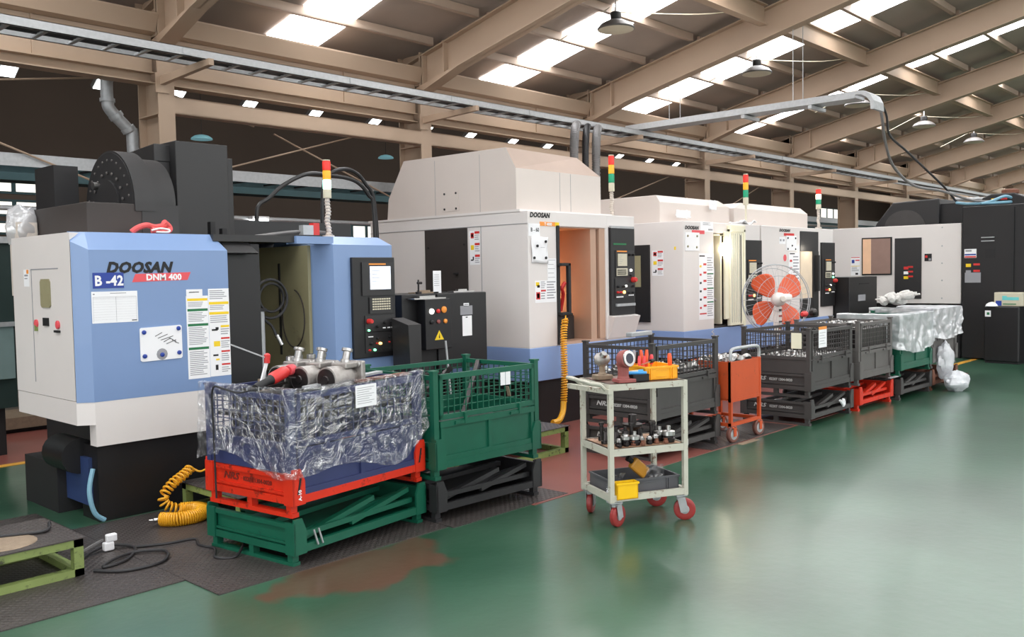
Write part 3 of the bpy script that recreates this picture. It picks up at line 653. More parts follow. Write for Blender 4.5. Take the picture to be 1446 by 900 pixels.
sticker(m1, (3.277, 6.0, .895), FRONT, .163, .635, [(.02, .15, .97, .18, 3), (.02, .265, .97, .295, 3), (.55, .42, .97, .445, 3), (.12, .46, .4, .48, 5), (.3, .44, .45, .47, 5), (.2, .6, .5, .66, 3), (.55, .56, .97, .58, 2), (.15, .75, .4, .77, 5), (.28, .80, .45, .82, 3), (.55, .71, .97, .73, 2), (.25, .87, .38, .93, 5), (.55, .86, .97, .88, 2)]+lines(.06, .94, .02, .13, 5)+lines(.06, .94, .19, .25, 3)+lines(.06, .94, .31, .40, 4)+lines(.55, .97, .46, .54, 3)+lines(.55, .97, .6, .69, 4)+lines(.55, .97, .745, .84, 4)+lines(.55, .97, .9, .97, 3), label='white warning strip with yellow bars and pictograms')
# right-hand door column with the operator panel
g = G(); g.prism([(4.38, 6.0), (4.99, 6.0), (4.99, 6.75), (4.30, 6.75), (4.30, 6.18)], 2, .80, 1.86)
g.raw([(4.38,6.0,1.86),(4.99,6.0,1.86),(4.93,6.11,1.93),(4.36,6.11,1.93),(4.99,6.75,1.86),(4.95,6.7,1.93),(4.30,6.18,1.86),(4.30,6.7,1.93),(4.30,6.75,1.86)],
      [(0,1,2,3),(1,4,5,2),(2,5,7,3),(6,0,3,7),(6,7,8)])
g.build('door_column', m1, 'blue')
G().box(4.05, 6.02, 1.865, 4.40, 6.16, 1.925).build('door_column_arm', m1, 'blue')
control_panel(m1, 4.545, 4.992, .918, 1.757, 6.0, 0)
G().box(4.99, 6.02, .72, 5.10, 6.2, .80).build('panel_tray', m1, 'white')
# working chamber
g = G()
g.box(3.44, 7.02, .78, 4.32, 7.06, 1.88).box(3.44, 6.25, .70, 4.32, 7.06, .78)
g.build('chamber_liner', m1, 'olive')
G().box(4.27, 6.2, .78, 4.32, 7.02, 1.86).build('chamber_side', m1, 'olive')
g = G(); g.tube([(4.266, 6.42+.16*math.cos(a), 1.26+.24*math.sin(a)) for a in [i*PI/18 for i in range(-26, 6)]], .006, 5).build('coolant_smear', m1, 'brownblack')
G().box(4.26, 6.6, .95, 4.272, 6.62, 1.72).build('window_seam', m1, 'ink')
g = G(); g.box(3.44, 6.10, .78, 3.765, 6.14, 1.86); g.build('sliding_door', m1, 'black')
g = G(); g.box(3.36, 6.05, 1.875, 4.36, 6.14, 1.925); g.build('door_track', m1, 'black2')
g = G(); g.raw([(3.44,6.0,1.79),(3.70,6.0,1.79),(3.66,6.08,1.87),(3.44,6.08,1.87),(3.44,6.02,1.78),(3.70,6.02,1.78),(3.66,6.1,1.86),(3.44,6.1,1.86)], [(0,1,2,3),(4,7,6,5),(0,4,5,1),(1,5,6,2),(2,6,7,3),(3,7,4,0)]); g.build('door_visor', m1, 'black2')
G().cyl((3.825, 6.2, .8), (3.825, 6.2, 1.36), .028, 14).build('handle_post', m1, 'galv', smooth=True)
G().box(3.66, 6.17, 1.34, 3.86, 6.22, 1.365).build('handle_bracket', m1, 'ink')
g = G()
for k, (r, dz) in enumerate(((.15, 0), (.11, .01))): g.tube([(3.93+r*math.cos(a)+.02*k, 6.22+.02*k, 1.435+dz+r*1.02*math.sin(a)) for a in [i*PI/14 for i in range(29)]], .011, 7)
g.tube(smoothpath([(3.82, 6.3, 1.86), (3.82, 6.28, 1.66), (3.80, 6.24, 1.5), (3.85, 6.22, 1.3), (3.92, 6.2, 1.22), (3.95, 6.18, 1.13)], 8), .011, 7)
g.tube(smoothpath([(3.86, 6.3, 1.86), (3.865, 6.28, 1.66), (3.86, 6.26, 1.55)], 8), .011, 7)
g.build('coolant_hose', m1, 'cable', smooth=True)
G().cyl((3.95, 6.18, 1.15), (3.98, 6.16, 1.07), .016, 10).build('spray_nozzle', m1, 'steel', smooth=True)
# column cover, tool drum and magazine box on top
g = G(); g.box(3.53, 6.9, 1.9, 3.99, 7.25, 2.715).box(3.53, 7.25, 1.9, 4.08, 7.75, 2.70); g.box(3.99, 6.98, 1.9, 4.08, 7.25, 2.62)
g.box(3.40, 7.0, 1.9, 3.53, 7.7, 2.55)
g.prism([(7.0, 2.55), (7.0, 2.69), (7.5, 2.66), (8.0, 2.64), (8.0, 2.55)], 0, 3.40, 3.54)
g.build('column_cover', m1, 'black2', bevel=.006)
G().box(3.44, 7.06, .8, 4.9, 8.3, 1.95).build('rear_column', m1, 'dark')
g = G(); g.box(2.61, 6.4, 1.92, 3.27, 7.62, 2.15); g.build('magazine_box', m1, 'brownblack', bevel=.005)
n = 32
def arc(r, y0=6.81, z0=2.15): return [(y0-r*math.cos(PI*i/n), z0+r*math.sin(PI*i/n)) for i in range(n+1)]
g = G(); g.prism(arc(.42)+[(7.23, 2.1), (6.39, 2.1)], 0, 2.95, 3.10); g.prism(arc(.375)+[(7.18, 2.1), (6.435, 2.1)], 0, 3.10, 3.28)
g.box(3.0, 6.395, 1.93, 3.28, 6.5, 2.15)
dr = g.build('tool_drum', m1, 'black2', smooth=True)
G().prism(arc(.405), 0, 2.945, 2.952).build('drum_face', dr, 'dark')
G().prism(arc(.20), 0, 2.925, 2.95).build('drum_hub', dr, 'dark')
sc = G().lathe([(.016, 0), (.016, .012), (.008, .016)], (0, 0, 0), (-1, 0, 0), 8).build('drum_bolt', dr, 'greypaint2', smooth=True, local=True)
first = True
for R_, z_, cnt in ((.255, 2.94, 9), (.35, 2.945, 13)):
    for i in range(cnt):
        a = PI*(.06+.88*i/(cnt-1)); o = sc if first else sc.copy()
        if not first: COL.objects.link(o)
        first = False; o.location = (z_-2.36, 6.81-R_*math.cos(a)-6.0, 2.15+R_*math.sin(a))
        o.scale = (.55, .55, .55) if R_ > .3 else (.7, .7, .7)
G().cyl((2.90, 6.98, 2.32), (2.95, 6.98, 2.32), .03, 10).build('drum_shaft', dr, 'steel', smooth=True)
g = G(); g.box(2.72, 7.24, 2.15, 2.90, 7.62, 2.49); g.build('magazine_guard', m1, 'dark')
G().box(3.5, 6.3, 1.9, 4.5, 7.2, 1.94).build('roof_cover', m1, 'black')
g = G(); g.box(4.1, 7.1, 1.93, 5.4, 7.4, 2.11); g.build('top_enclosure', m1, 'black')
G().box(3.62, 6.55, 1.94, 3.66, 6.6, 2.05).build('air_fitting', m1, 'ink')
G().box(3.72, 6.55, 1.94, 3.76, 6.6, 2.0).build('air_fitting', m1, 'ink')
signal_tower(m1, 4.555, 6.3, 1.93, 2.262, 2.582, 'green')
G().box(4.40, 6.29, 1.95, 4.46, 6.35, 2.05).build('power_plug', m1, 'red')
G().box(4.30, 6.29, 1.95, 4.40, 6.35, 2.03).build('power_socket', m1, 'galv')
G().tube(smoothpath([(3.9, 6.4, 1.93), (4.2, 6.36, 1.97), (4.4, 6.33, 1.98), (4.6, 6.36, 1.97), (4.75, 6.5, 1.94)], 6), .014, 7).build('top_cable', m1, 'greycable', smooth=True)
# things under and behind the left cabinet
G().cyl((2.44, 6.25, .42), (2.44, 6.6, .42), .12, 18).build('pump_motor', m1, 'black', smooth=True)
G().box(2.44, 6.12, .1, 2.62, 6.5, .42).build('pump_tank', m1, mat('navy_pump_paint', S(40,58,100), .5))
G().box(2.38, 6.5, 0, 2.9, 7.1, .34).build('coolant_tank', m1, 'dark')
G().tube(smoothpath([(2.44, 6.05, .36), (2.40, 6.02, .22), (2.42, 6.0, .08), (2.48, 5.99, .02)], 8), .016, 8).build('coolant_line', m1, 'bluehose', smooth=True)
# loose things on machine 1
t = thing('whiteboard', 'small white magnetic board with handwriting on the blue front of B-42', 'board', (2.76, 5.998, 1.05))
g = G()
P = [(2.765, 1.268), (2.775, 1.275), (3.055, 1.283), (3.065, 1.275), (3.065, 1.06), (3.055, 1.05), (2.775, 1.045), (2.765, 1.055)]
g.prism(P, 1, 5.993, 5.999); g.build('sheet', t, 'paper')
g = G(); random.seed(3)
for i in range(5):
    x = 2.86+.02*i; z = 1.225-.014*i
    g.bar((x+.01, 5.9925, z-.012), (x+.06+.02*(i % 3), 5.9925, z+.012), .002, .004)
    if i > 1: g.bar((x+.07, 5.9925, z-.002), (x+.10, 5.9925, z-.014), .002, .004)
g.build('handwriting', t, 'ink')
for x, z in ((2.792, 1.245), (3.04, 1.26), (2.792, 1.082), (3.04, 1.09), (2.916, 1.084)): G().lathe([(.015, 0), (.015, .008), (.011, .011)], (x, 5.993, z), (0, -1, 0), 14).build('magnet', t, 'navy', smooth=True)
g = G(); g.lathe([(.04, 0), (.03, .001)], (2.916, 5.9925, 1.088), (0, -1, 0), 12).build('smudge', t, 'greyink')
# cloth on top of B-42
t = thing('rag', 'pink-red cotton rag bunched on top of the blue cabinet', 'cloth', (2.95, 6.18, 1.925))
g = G()
g.tube(smoothpath([(2.82, 6.18, 1.935), (2.86, 6.17, 1.965), (2.93, 6.18, 1.985), (3.0, 6.2, 1.975), (3.05, 6.18, 1.985), (3.07, 6.17, 2.0)], 7), .02, 9)
g.tube(smoothpath([(2.95, 6.15, 1.95), (3.02, 6.15, 1.945), (3.08, 6.17, 1.95), (3.1, 6.19, 1.975), (3.05, 6.17, 2.01)], 7), .022, 9)
o = g.build('cloth', t, 'cloth', smooth=True)
G().tube(smoothpath([(2.94, 6.13, 1.948), (3.0, 6.125, 1.962), (3.07, 6.14, 1.955), (3.06, 6.13, 1.938), (2.97, 6.12, 1.936)], 5), .007, 6).build('hem', t, 'paper', smooth=True)
# arched hoses behind the signal light
hose('arched_hose', [(4.62, 7.5, 2.0), (4.63, 7.5, 2.26), (4.76, 7.5, 2.36), (4.92, 7.5, 2.49), (5.18, 7.5, 2.61), (5.43, 7.5, 2.62), (5.76, 7.5, 2.585), (5.94, 7.5, 2.45), (6.01, 7.5, 2.23), (6.02, 7.5, 0.9)], .02, 'black2', 'long black hose arching from the dark enclosure past the signal light', 'hose')
hose('arched_hose', [(5.35, 7.5, 2.0), (5.38, 7.5, 2.5), (5.50, 7.5, 2.655), (5.72, 7.5, 2.69), (5.90, 7.5, 2.57), (6.03, 7.5, 2.27), (6.06, 7.5, 0.9)], .02, 'cable', 'shorter black hose arching highest just behind the signal light', 'hose')
t = thing('work_lamp', 'small lit lamp hanging on the thin pipe left of the blue machine signal light', 'lamp', (6.72, 10.88, 2.46))
G().box(6.6, 10.83, 2.40, 6.86, 10.93, 2.44).build('housing', t, 'paper'); G().box(6.62, 10.82, 2.33, 6.84, 10.94, 2.40).build('lens', t, 'tube')

# ================================================================== MACHINES 2-4 (grey with pale blue skirt)
def grey_machine(label, x0, x1, oa, ob, pan, top=2.23, depth=2.5, liner='interior', ceil_z=2.08, sill=.87):
    """body shell around a door opening oa..ob; pan = (x0,x1,z0,z1) of the operator panel"""
    m = thing('machining_center', label, 'machine', (x0, 6.0, 0))
    y0, y1 = 6.0, 6.0+depth
    g = G()
    g.box(x0, y0, .84, oa, y1, top).box(ob, y0, .84, x1, y1, top-.0).box(oa-.01, y0+.001, ceil_z, ob+.01, y1, top).box(oa-.01, 7.3, .84, ob+.01, y1, ceil_z)
    g.build('body_cover', m, 'white', bevel=.008)
    G().box(x0-.004, y0-.004, .5, x1+.004, y1, .842).build('skirt_cover', m, 'blue2', bevel=.006)
    G().box(x0+.06, y0+.08, 0, x1-.06, y1-.1, .5).build('base', m, 'black')
    g = G()
    g.box(oa, 7.26, .84, ob, 7.3, ceil_z).box(oa, y0+.02, .842, ob, 7.3, sill).box(oa, y0+.04, sill, oa+.004, 7.3, ceil_z).box(ob-.004, y0+.04, sill, ob, 7.3, ceil_z).box(oa, y0+.02, ceil_z-.01, ob, 7.3, ceil_z)
    g.build('chamber_liner', m, liner)
    return m
# ---- machine 2
m2 = grey_machine('large grey machining center with tall cream hood and amber-lit open chamber', 6.75, 8.59, 7.20, 8.06, None)
# hood, with faces leaning in at top
v = [(6.75, 6.15, 2.23), (8.155, 6.15, 2.23), (8.155, 8.18, 2.23), (6.75, 8.18, 2.23), (6.75, 6.15, 2.665), (8.155, 6.15, 2.665), (8.155, 8.15, 2.5), (6.75, 8.15, 2.48),
     (6.75, 6.285, 2.885), (8.00, 6.36, 2.885), (8.00, 7.85, 2.895), (6.75, 7.87, 2.895)]
f = [(0,1,5,4), (1,2,6,5), (5,6,10,9), (0,4,8,11,7,3), (8,9,10,11), (7,11,10,6), (3,7,6,2), (0,3,2,1)]
hd = G().raw(v, f).build('hood', m2, 'hood')
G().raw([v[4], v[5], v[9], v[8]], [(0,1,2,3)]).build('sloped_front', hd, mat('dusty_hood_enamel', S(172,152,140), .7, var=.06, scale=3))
g = G()
for x in (7.44, 7.62): g.box(x, 6.148, 2.235, x+.003, 6.151, 2.66)
for y in (6.66, 7.35): g.box(6.748, y, 2.235, 6.7505, y+.003, 2.85)
g.build('panel_seam', hd, 'greyink')
g = G(); g.box(6.744, 6.98, 2.285, 6.75, 7.24, 2.5); ap = g.build('access_plate', hd, 'hood')
for y, z in ((7.02, 2.31), (7.2, 2.31), (7.02, 2.475), (7.2, 2.475)): G().lathe([(.012, 0), (.012, .006)], (6.744, y, z), (-1, 0, 0), 8).build('bolt', hd, 'black2')
G().box(6.74, 6.1, 2.225, 8.3, 8.52, 2.25).build('top_lip', m2, 'white')
G().box(6.742, 6.0, 2.10, 6.75, 8.51, 2.104).build('side_seam', m2, 'greyink')
G().box(6.746, 6.655, .84, 6.751, 6.66, 2.10).build('side_seam', m2, 'greyink')
wp = G().box(6.735, 6.86, .92, 6.752, 7.525, 2.095).build('dark_side_panel', m2, 'brownblack')
for y, z in ((7.47, 1.90), (6.9, 1.92)): G().lathe([(.012, 0), (.012, .006)], (6.735, y, z), (-1, 0, 0), 8).build('bolt', wp, 'ink')
G().box(6.70, 7.0, 1.60, 6.735, 7.04, 1.62).build('hook', wp, 'ink')
sticker(m2, (6.749, 6.83, 1.70), LEFT, .155, .36, [(.5, .02, .97, .09, 2), (.12, .06, .42, .22, 2), (.18, .1, .36, .18, 0), (.5, .36, .97, .43, 2), (.12, .42, .42, .56, 3), (.5, .70, .97, .77, 2), (.1, .84, .35, .88, 5), (.28, .76, .4, .86, 5)]+lines(.5, .95, .12, .3, 3)+lines(.5, .95, .46, .64, 3)+lines(.5, .95, .8, .97, 3), label='white strip with three red warning bars')
text('DOOSAN', .068, m2, 'ink', (6.778, 5.997, 2.165), shear=.2, bold=.003, sx=1.02, name='maker_name')
g = G(); plate(g, (6.93, 5.999, 2.08), FRONT, 0, 0, .30, .042, 0, .002, 6); plate(g, (7.17, 5.999, 2.08), FRONT, 0, 0, .065, .042, .002, .003, 3); bd = g.build('model_badge', m2, PRINT)
text('T 4000', .04, bd, 'paper', (7.0, 5.9955, 2.086), bold=.0015, name='model_name')
sticker(m2, (7.06-.02, 5.999, 1.50), FRONT, .14, .25, lines(.05, .95, .06, .95, 5, 1, .1), name='record_sheet')
sticker(m2, (6.84, 5.9985, 1.30), FRONT, .335, .225, [(.04, .07, .2, .25, 3), (.1, .2, .22, .32, 5), (.27, .42, .5, .5, 2), (.05, .52, .24, .85, 2), (.09, .58, .20, .79, 0)]+lines(.27, .5, .05, .4, 4)+lines(.27, .5, .56, .9, 3)+lines(.55, .97, .05, .9, 7), label='white instruction sticker with one red bar')
control_panel(m2, 8.09, 8.535, 1.115, 2.095, 5.99, 1)
g = G(); g.prism([(5.90, 1.10), (5.985, 1.115), (6.0, 1.1), (6.0, .86), (5.985, .86)], 0, 8.06, 8.55); g.build('panel_ledge', m2, 'white')
G().box(8.09, 5.955, 2.085, 8.52, 5.99, 2.11).build('panel_header', m2, 'galv')
g = G(); g.box(7.185, 5.985, .85, 7.225, 6.03, 2.09); g.build('door_edge', m2, 'ink')
g = G(); g.box(7.30, 5.93, 1.18, 7.34, 5.97, 1.70).box(7.19, 5.93, 1.67, 7.34, 6.0, 1.70).box(7.19, 5.93, 1.16, 7.34, 6.0, 1.19); g.build('door_handle', m2, 'ink', bevel=.005)
g = G(); g.box(7.80, 6.03, .87, 7.9, 6.5, 2.08).box(7.93, 6.01, .87, 8.03, 6.06, 2.08); g.build('door_post', m2, 'interior')
G().box(8.03, 5.995, .86, 8.08, 6.05, 2.08).build('door_post_edge', m2, 'white')
G().box(7.23, 6.5, 1.4, 7.43, 6.52, 1.86).build('door_window', m2, 'glass')
G().bar((7.38, 6.4, 1.48), (7.50, 6.4, 1.86), .015, .012).build('wiper_bar', m2, 'paper'); G().bar((7.42, 6.3, 1.28), (7.60, 6.3, 1.40), .015, .012).build('wiper_bar', m2, 'paper')
fx = G().box(7.24, 6.25, .87, 7.78, 6.7, 1.13).box(7.3, 6.2, 1.13, 7.7, 6.6, 1.16).build('fixture_table', m2, 'brownblack', bevel=.01)
G().box(7.42, 6.235, .96, 7.62, 6.252, 1.07).build('table_slot', fx, 'ink')
ob_ = G().box(7.46, 6.62, 1.16, 7.6, 6.75, 1.5).build('fixture_block', m2, 'interior')
random.seed(11)
for i in range(7):
    x = 7.27+.055*i; h = random.uniform(.1, .2)
    G().lathe([(.02, 0), (.024, h*.5), (.014, h*.55), (.02, h), (.008, h+.02)], (x, 6.28+random.random()*.1, 1.16), n=8).build('clamp', m2, random.choice(['steel', 'primer', 'steel']), smooth=True)
G().tube(smoothpath([(7.30, 6.05, 1.2), (7.31, 6.02, 1.36), (7.27, 6.0, 1.44), (7.30, 5.98, 1.50)], 8), .02, 8).build('red_hose', m2, 'red', smooth=True)
pl_ = bpy.data.lights.new('chamber_lamp', 'POINT'); pl_.shadow_soft_size = .08; pl_.energy = 26; pl_.color = (1, .50, .22)
po = bpy.data.objects.new('chamber_lamp', pl_); po.location = (7.62, 6.6, 2.02); COL.objects.link(po); po.parent = m2; po.location = (7.70-6.75, .82, 1.32)
signal_tower(m2, 8.50, 6.25, 2.23, 2.53, 2.95, None)
# notes pinned on machine 2
t = thing('number_card', 'white card reading B-60 at the top of the grey front post', 'sign', (6.76, 5.998, 2.0)); c = G(); plate(c, (6.755, 5.999, 1.975), FRONT, 0, 0, .175, .125, 0, .002, 0); c.build('card', t, 'paper'); text('B - 60', .055, t, 'ink', (6.787, 5.9965, 2.02), bold=.001, sx=.95)
t = thing('note_sheet', 'curled white note held by four dark magnets below the B-60 card', 'paper', (6.79, 5.998, 1.72))
g = G(); g.grid(lambda u, v: (6.79+.25*u+.006*math.sin(v*7), 5.992-.008*math.sin(u*5+v*3)**2, 1.70+.27*v+.006*math.sin(u*6)), 8, 8); o = g.build('sheet', t, 'paper', smooth=True); sd = o.modifiers.new('t', 'SOLIDIFY'); sd.thickness = .001
for x, z in ((6.87, 1.875), (7.0, 1.92), (6.82, 1.755), (7.0, 1.755)): G().lathe([(.014, 0), (.014, .01), (.01, .013)], (x, 5.985, z), (0, -1, 0), 12).build('magnet', t, 'ink', smooth=True)
G().box(6.92, 5.9835, 1.86, 6.99, 5.984, 1.863).build('handwriting', t, 'greyink')
# ---- machine 3
m3 = grey_machine('middle grey machining center with cream-lit sliding door and a glaring work lamp', 9.63, 11.62, 10.36, 11.08, None, top=2.215, liner='brownblack')
def bevel_hood(m, xa, xb, ya, yb, z0, z1, bl, br):
    v = [(xa, ya, z0), (xb, ya, z0), (xb, yb, z0), (xa, yb, z0), (xa, ya, z1-.09), (xb, ya, z1-.09), (xb, yb, z1-.09), (xa, yb, z1-.09), (xa+bl, ya+.06, z1), (xb-br, ya+.06, z1), (xb-br, yb, z1), (xa+bl, yb, z1)]
    return G().raw(v, [(0,1,5,4), (4,5,9,8), (1,2,6,5), (5,6,10,9), (3,0,4,7), (7,4,8,11), (8,9,10,11), (2,3,7,11,10,6), (0,3,2,1)]).build('hood', m, 'hood', bevel=.006)
bevel_hood(m3, 9.76, 11.53, 6.42, 8.0, 2.2, 2.57, 0.0, .22)
wp = G().box(9.61, 6.49, .95, 9.632, 7.6, 1.935).build('dark_side_panel', m3, 'black')
G().box(9.604, 6.62, 1.40, 9.611, 7.4, 1.80).build('side_window', wp, 'olive')
sticker(m3, (9.629, 6.46, 1.54), LEFT, .17, .32, [(.5, .02, .97, .09, 2), (.12, .06, .42, .22, 2), (.18, .1, .36, .18, 0), (.5, .36, .97, .43, 2), (.12, .42, .42, .56, 3), (.5, .70, .97, .77, 2), (.1, .84, .35, .88, 5), (.28, .76, .4, .86, 5)]+lines(.5, .95, .12, .3, 3)+lines(.5, .95, .46, .64, 3)+lines(.5, .95, .8, .97, 3), label='white strip with three red warning bars')
sticker(m3, (9.629, 6.13, 1.86), LEFT, .025, .04, [(0, 0, 1, 1, 3)], name='yellow_tag')
text('DOOSAN', .058, m3, 'ink', (9.665, 5.997, 2.115), shear=.25, bold=.003, sx=1.25, name='maker_name')
g = G(); plate(g, (9.83, 5.999, 2.06), FRONT, 0, 0, .30, .045, 0, .002, 2); g.build('model_badge', m3, PRINT[:2]+['redprint'])
random.seed(8)
sticker(m3, (9.985, 5.9985, .97), FRONT, .37, .845, [(.05, .03, .4, .05, 5), (.55, .30, .97, .32, 4), (.55, .52, .97, .54, 4), (.55, .73, .97, .75, 4)]+[(.3, .15+.125*i, .5, .18+.125*i, 2) for i in range(6)]+[(.06, .18+.125*i, .18, .21+.125*i, [3, 2, 5, 5, 5, 2][i]) for i in range(6)]+[(.05, .9, .5, .92, 2)]+lines(.55, .95, .06, .28, 6)+lines(.55, .95, .34, .5, 5)+lines(.55, .95, .56, .71, 5)+lines(.55, .95, .77, .97, 6), label='tall white instruction strip with red bars')
control_panel(m3, 11.11, 11.6, .975, 2.0, 5.99, 2)
g = G(); g.box(10.70, 5.95, .86, 11.05, 6.0, 2.14).box(10.70, 5.94, 2.10, 11.10, 6.01, 2.19).box(11.05, 5.94, .84, 11.10, 6.02, 2.14).box(10.60, 5.97, .95, 10.70, 6.0, 2.10)
dr_ = g.build('sliding_door', m3, 'ivory', bevel=.006)
g = G()
for i in range(6): g.box(10.74+.05*i, 5.945, .9, 10.743+.05*i, 5.951, 2.08)
g.build('door_rib', dr_, 'greyink')
G().box(10.97, 5.944, .88, 10.978, 5.951, 2.06).build('door_seam', dr_, 'ink')
G().box(10.56, 6.02, .89, 10.60, 6.5, 2.1).build('door_frame', m3, 'ivory')
G().box(10.40, 6.02, 2.05, 10.65, 6.2, 2.1).build('lamp_bracket', m3, 'ivory')
G().lathe([(.02, 0), (.07, .03), (.09, .08), (.07, .13), (.02, .16)], (10.64, 6.05, 1.86), (-.35, -.9, .1), 16).build('work_lamp', m3, 'bulb', smooth=True)
ll = bpy.data.lights.new('door_lamp', 'POINT'); ll.energy = 1.6; ll.color = (1, .85, .62); ll.shadow_soft_size = .06
lo = bpy.data.objects.new('door_lamp', ll); COL.objects.link(lo); lo.parent = m3; lo.location = (10.62-9.63, -.22, 1.88)
G().tube(smoothpath([(10.42, 6.15, 1.5), (10.45, 6.1, 1.62), (10.5, 6.08, 1.6), (10.44, 6.1, 1.3), (10.5, 6.05, 1.2)], 6), .016, 7).build('coolant_nozzle', m3, 'steel', smooth=True)
g = G()
for i in range(8): g.tube([(10.30+.015*math.cos(a), 5.98+.015*math.sin(a), .82-.055*i-.055*a/(2*PI)) for a in [k*PI/4 for k in range(8)]], .005, 5)
g.build('spiral_cable', m3, 'tape')
t = thing('whiteboard', 'white board with four magnets under the lettering of the middle grey machine', 'board', (9.67, 5.998, 1.85))
G().box(9.668, 5.992, 1.845, 10.0, 5.999, 2.075).build('sheet', t, 'paper')
for x, z in ((9.72, 2.03), (9.94, 2.03), (9.72, 1.90), (9.93, 1.89)): G().lathe([(.015, 0), (.012, .01)], (x, 5.992, z), (0, -1, 0), 10).build('magnet', t, 'olive', smooth=True)
t = thing('notice_sheet', 'white printed notice taped beside the lettering of the middle grey machine', 'paper', (10.05, 5.998, 2.08)); sticker(t, (10.03, 5.999, 2.09), FRONT, .32, .13, lines(.2, .8, .1, .4, 3)+[(.6, .7, .95, .85, 1)], name='sheet')
for k, (x, y, z, w, lb) in enumerate(((9.95, 6.3, 2.28, .34, 'crumpled white paper lying on the roof edge of the middle grey machine'), (10.85, 6.35, 2.42, .2, 'white paper with brown pattern on the cream hood of the middle machine'))):
    g = G(); g.grid(lambda u, v: (x+w*u, y+.03*noise.noise(Vector((u*4, v*4, k))), z+(.13 if k else .10)*v+.02*noise.noise(Vector((u*6, v*5, 3)))), 8, 6)
    o = tag(g.build('paper_sheet', None, ['paper'], smooth=True), lb, 'paper'); o.modifiers.new('t', 'SOLIDIFY').thickness = .002
# ---- machine 4
m4 = grey_machine('grey machining center behind the orange fan, its tower light glowing amber', 11.66, 14.07, 12.88, 13.50, None, top=2.215, liner='black', ceil_z=2.15)
bevel_hood(m4, 11.66, 14.06, 6.42, 8.0, 2.2, 2.57, .3, .14)
text('DOOSAN', .055, m4, 'ink', (12.2, 5.997, 2.14), shear=.25, bold=.003, sx=1.4, name='maker_name')
g = G(); plate(g, (12.35, 5.999, 2.08), FRONT, 0, 0, .33, .04, 0, .002, 2); g.build('model_badge', m4, PRINT)
random.seed(9)
sticker(m4, (12.5, 5.9985, 1.3), FRONT, .36, .54, [(.1, .02, .55, .05, 5)]+[(.1, .2+.2*i, .3, .26+.2*i, 2) for i in range(4)]+lines(.4, .95, .1, .95, 10), label='white instruction strip beside the bright door window')
G().lathe([(.05, 0), (.05, .002)], (12.38, 5.999, 1.76), (0, -1, 0), 14).build('red_dot', m4, 'redprint')
control_panel(m4, 13.59, 14.05, 1.0, 2.0, 5.99, 2)
G().box(12.90, 6.0, 1.15, 13.30, 6.03, 1.86).build('lit_door_window', m4, mat('frosted_window', S(232,214,190), .35))
g = G(); g.box(12.88, 5.99, 1.86, 13.50, 6.02, 2.16).box(13.30, 5.985, .86, 13.50, 6.02, 1.86).box(12.88, 5.99, .86, 13.3, 6.02, 1.15); g.build('door_frame', m4, 'black2')
g = G(); g.box(13.36, 5.93, 1.25, 13.42, 5.985, 1.80); g.build('door_handle', m4, 'ink')
l4 = bpy.data.lights.new('window_lamp', 'POINT'); l4.energy = 2; l4.color = (1, .9, .75); l4.shadow_soft_size = .05
lo = bpy.data.objects.new('window_lamp', l4); COL.objects.link(lo); lo.parent = m4; lo.location = (13.1-11.66, -.14, 1.9)
t = thing('whiteboard', 'white board held by five magnets beside the bright door window', 'board', (12.4, 5.998, 1.87))
G().box(12.42, 5.992, 1.865, 12.75, 5.999, 2.085).build('sheet', t, 'paper')
for x, z in ((12.46, 2.05), (12.71, 2.05), (12.46, 1.89), (12.71, 1.89), (12.6, 1.94)): G().lathe([(.015, 0), (.012, .01)], (x, 5.992, z), (0, -1, 0), 10).build('magnet', t, 'ink', smooth=True)
t = thing('notice_sheet', 'small white card left of the five-magnet board', 'paper', (12.2, 5.998, 1.95)); sticker(t, (12.2, 5.999, 1.96), FRONT, .2, .1, [(.1, .3, .35, .6, 1), (.55, .3, .85, .6, 1)], name='sheet')
signal_tower(m4, 13.64, 6.0+.05, 2.22, 2.52, 2.84, 'amber', r=.04)
signal_tower(m3, 11.50, 6.15, 2.22, 2.50, 2.93, None, r=.036, wrapped=False)
t = thing('white_cloth', 'white rag with a brown spot lying by the signal mast of the middle machine', 'cloth', (11.2, 6.2, 2.215)); g = G(); g.grid(lambda u, v: (11.15+.42*u, 6.02+.2*v, 2.25+.03*math.sin(u*9)*math.cos(v*5)+.02*noise.noise(Vector((u*7, v*7, 1)))), 14, 8); o = g.build('cloth', t, 'paper', smooth=True); o.modifiers.new('t', 'SOLIDIFY').thickness = .01

# ================================================================== MACHINE 5 (dark, at the end of the row)
m5 = thing('machining_center', 'dark horizontal machining center with a broad white side at the far end', 'machine', (16.6, 4.85, 0))
G().box(16.6, 4.83, .945, 16.75, 8.2, 2.33).build('side_cover', m5, 'white', bevel=.008)
G().box(16.66, 4.86, 0, 19.2, 8.2, .95).build('base', m5, 'black')
G().box(16.75, 4.9, .9, 19.2, 8.2, 2.32).build('body_cover', m5, 'black')
wf_ = G().box(16.585, 5.99, 1.455, 16.605, 6.535, 2.14).build('window_frame', m5, 'ink', bevel=.006)
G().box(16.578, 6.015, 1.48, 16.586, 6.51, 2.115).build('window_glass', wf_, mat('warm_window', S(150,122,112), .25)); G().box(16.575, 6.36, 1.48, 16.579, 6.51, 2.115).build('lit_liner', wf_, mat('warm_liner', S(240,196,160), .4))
dp = G().box(16.582, 5.48, 1.03, 16.605, 5.94, 2.11).build('dark_side_panel', m5, 'black2', bevel=.004)
for i in range(3):
    g = G(); z = 1.58-.085*i; plate(g, (16.581, 5.76, z), LEFT, .05, 0, .14, .03, 0, .002, 2); plate(g, (16.581, 5.78, z-.03), LEFT, 0, 0, .08, .05, 0, .002, [2, 0, 3][i])
    g.build('warning_sticker', dp, PRINT)
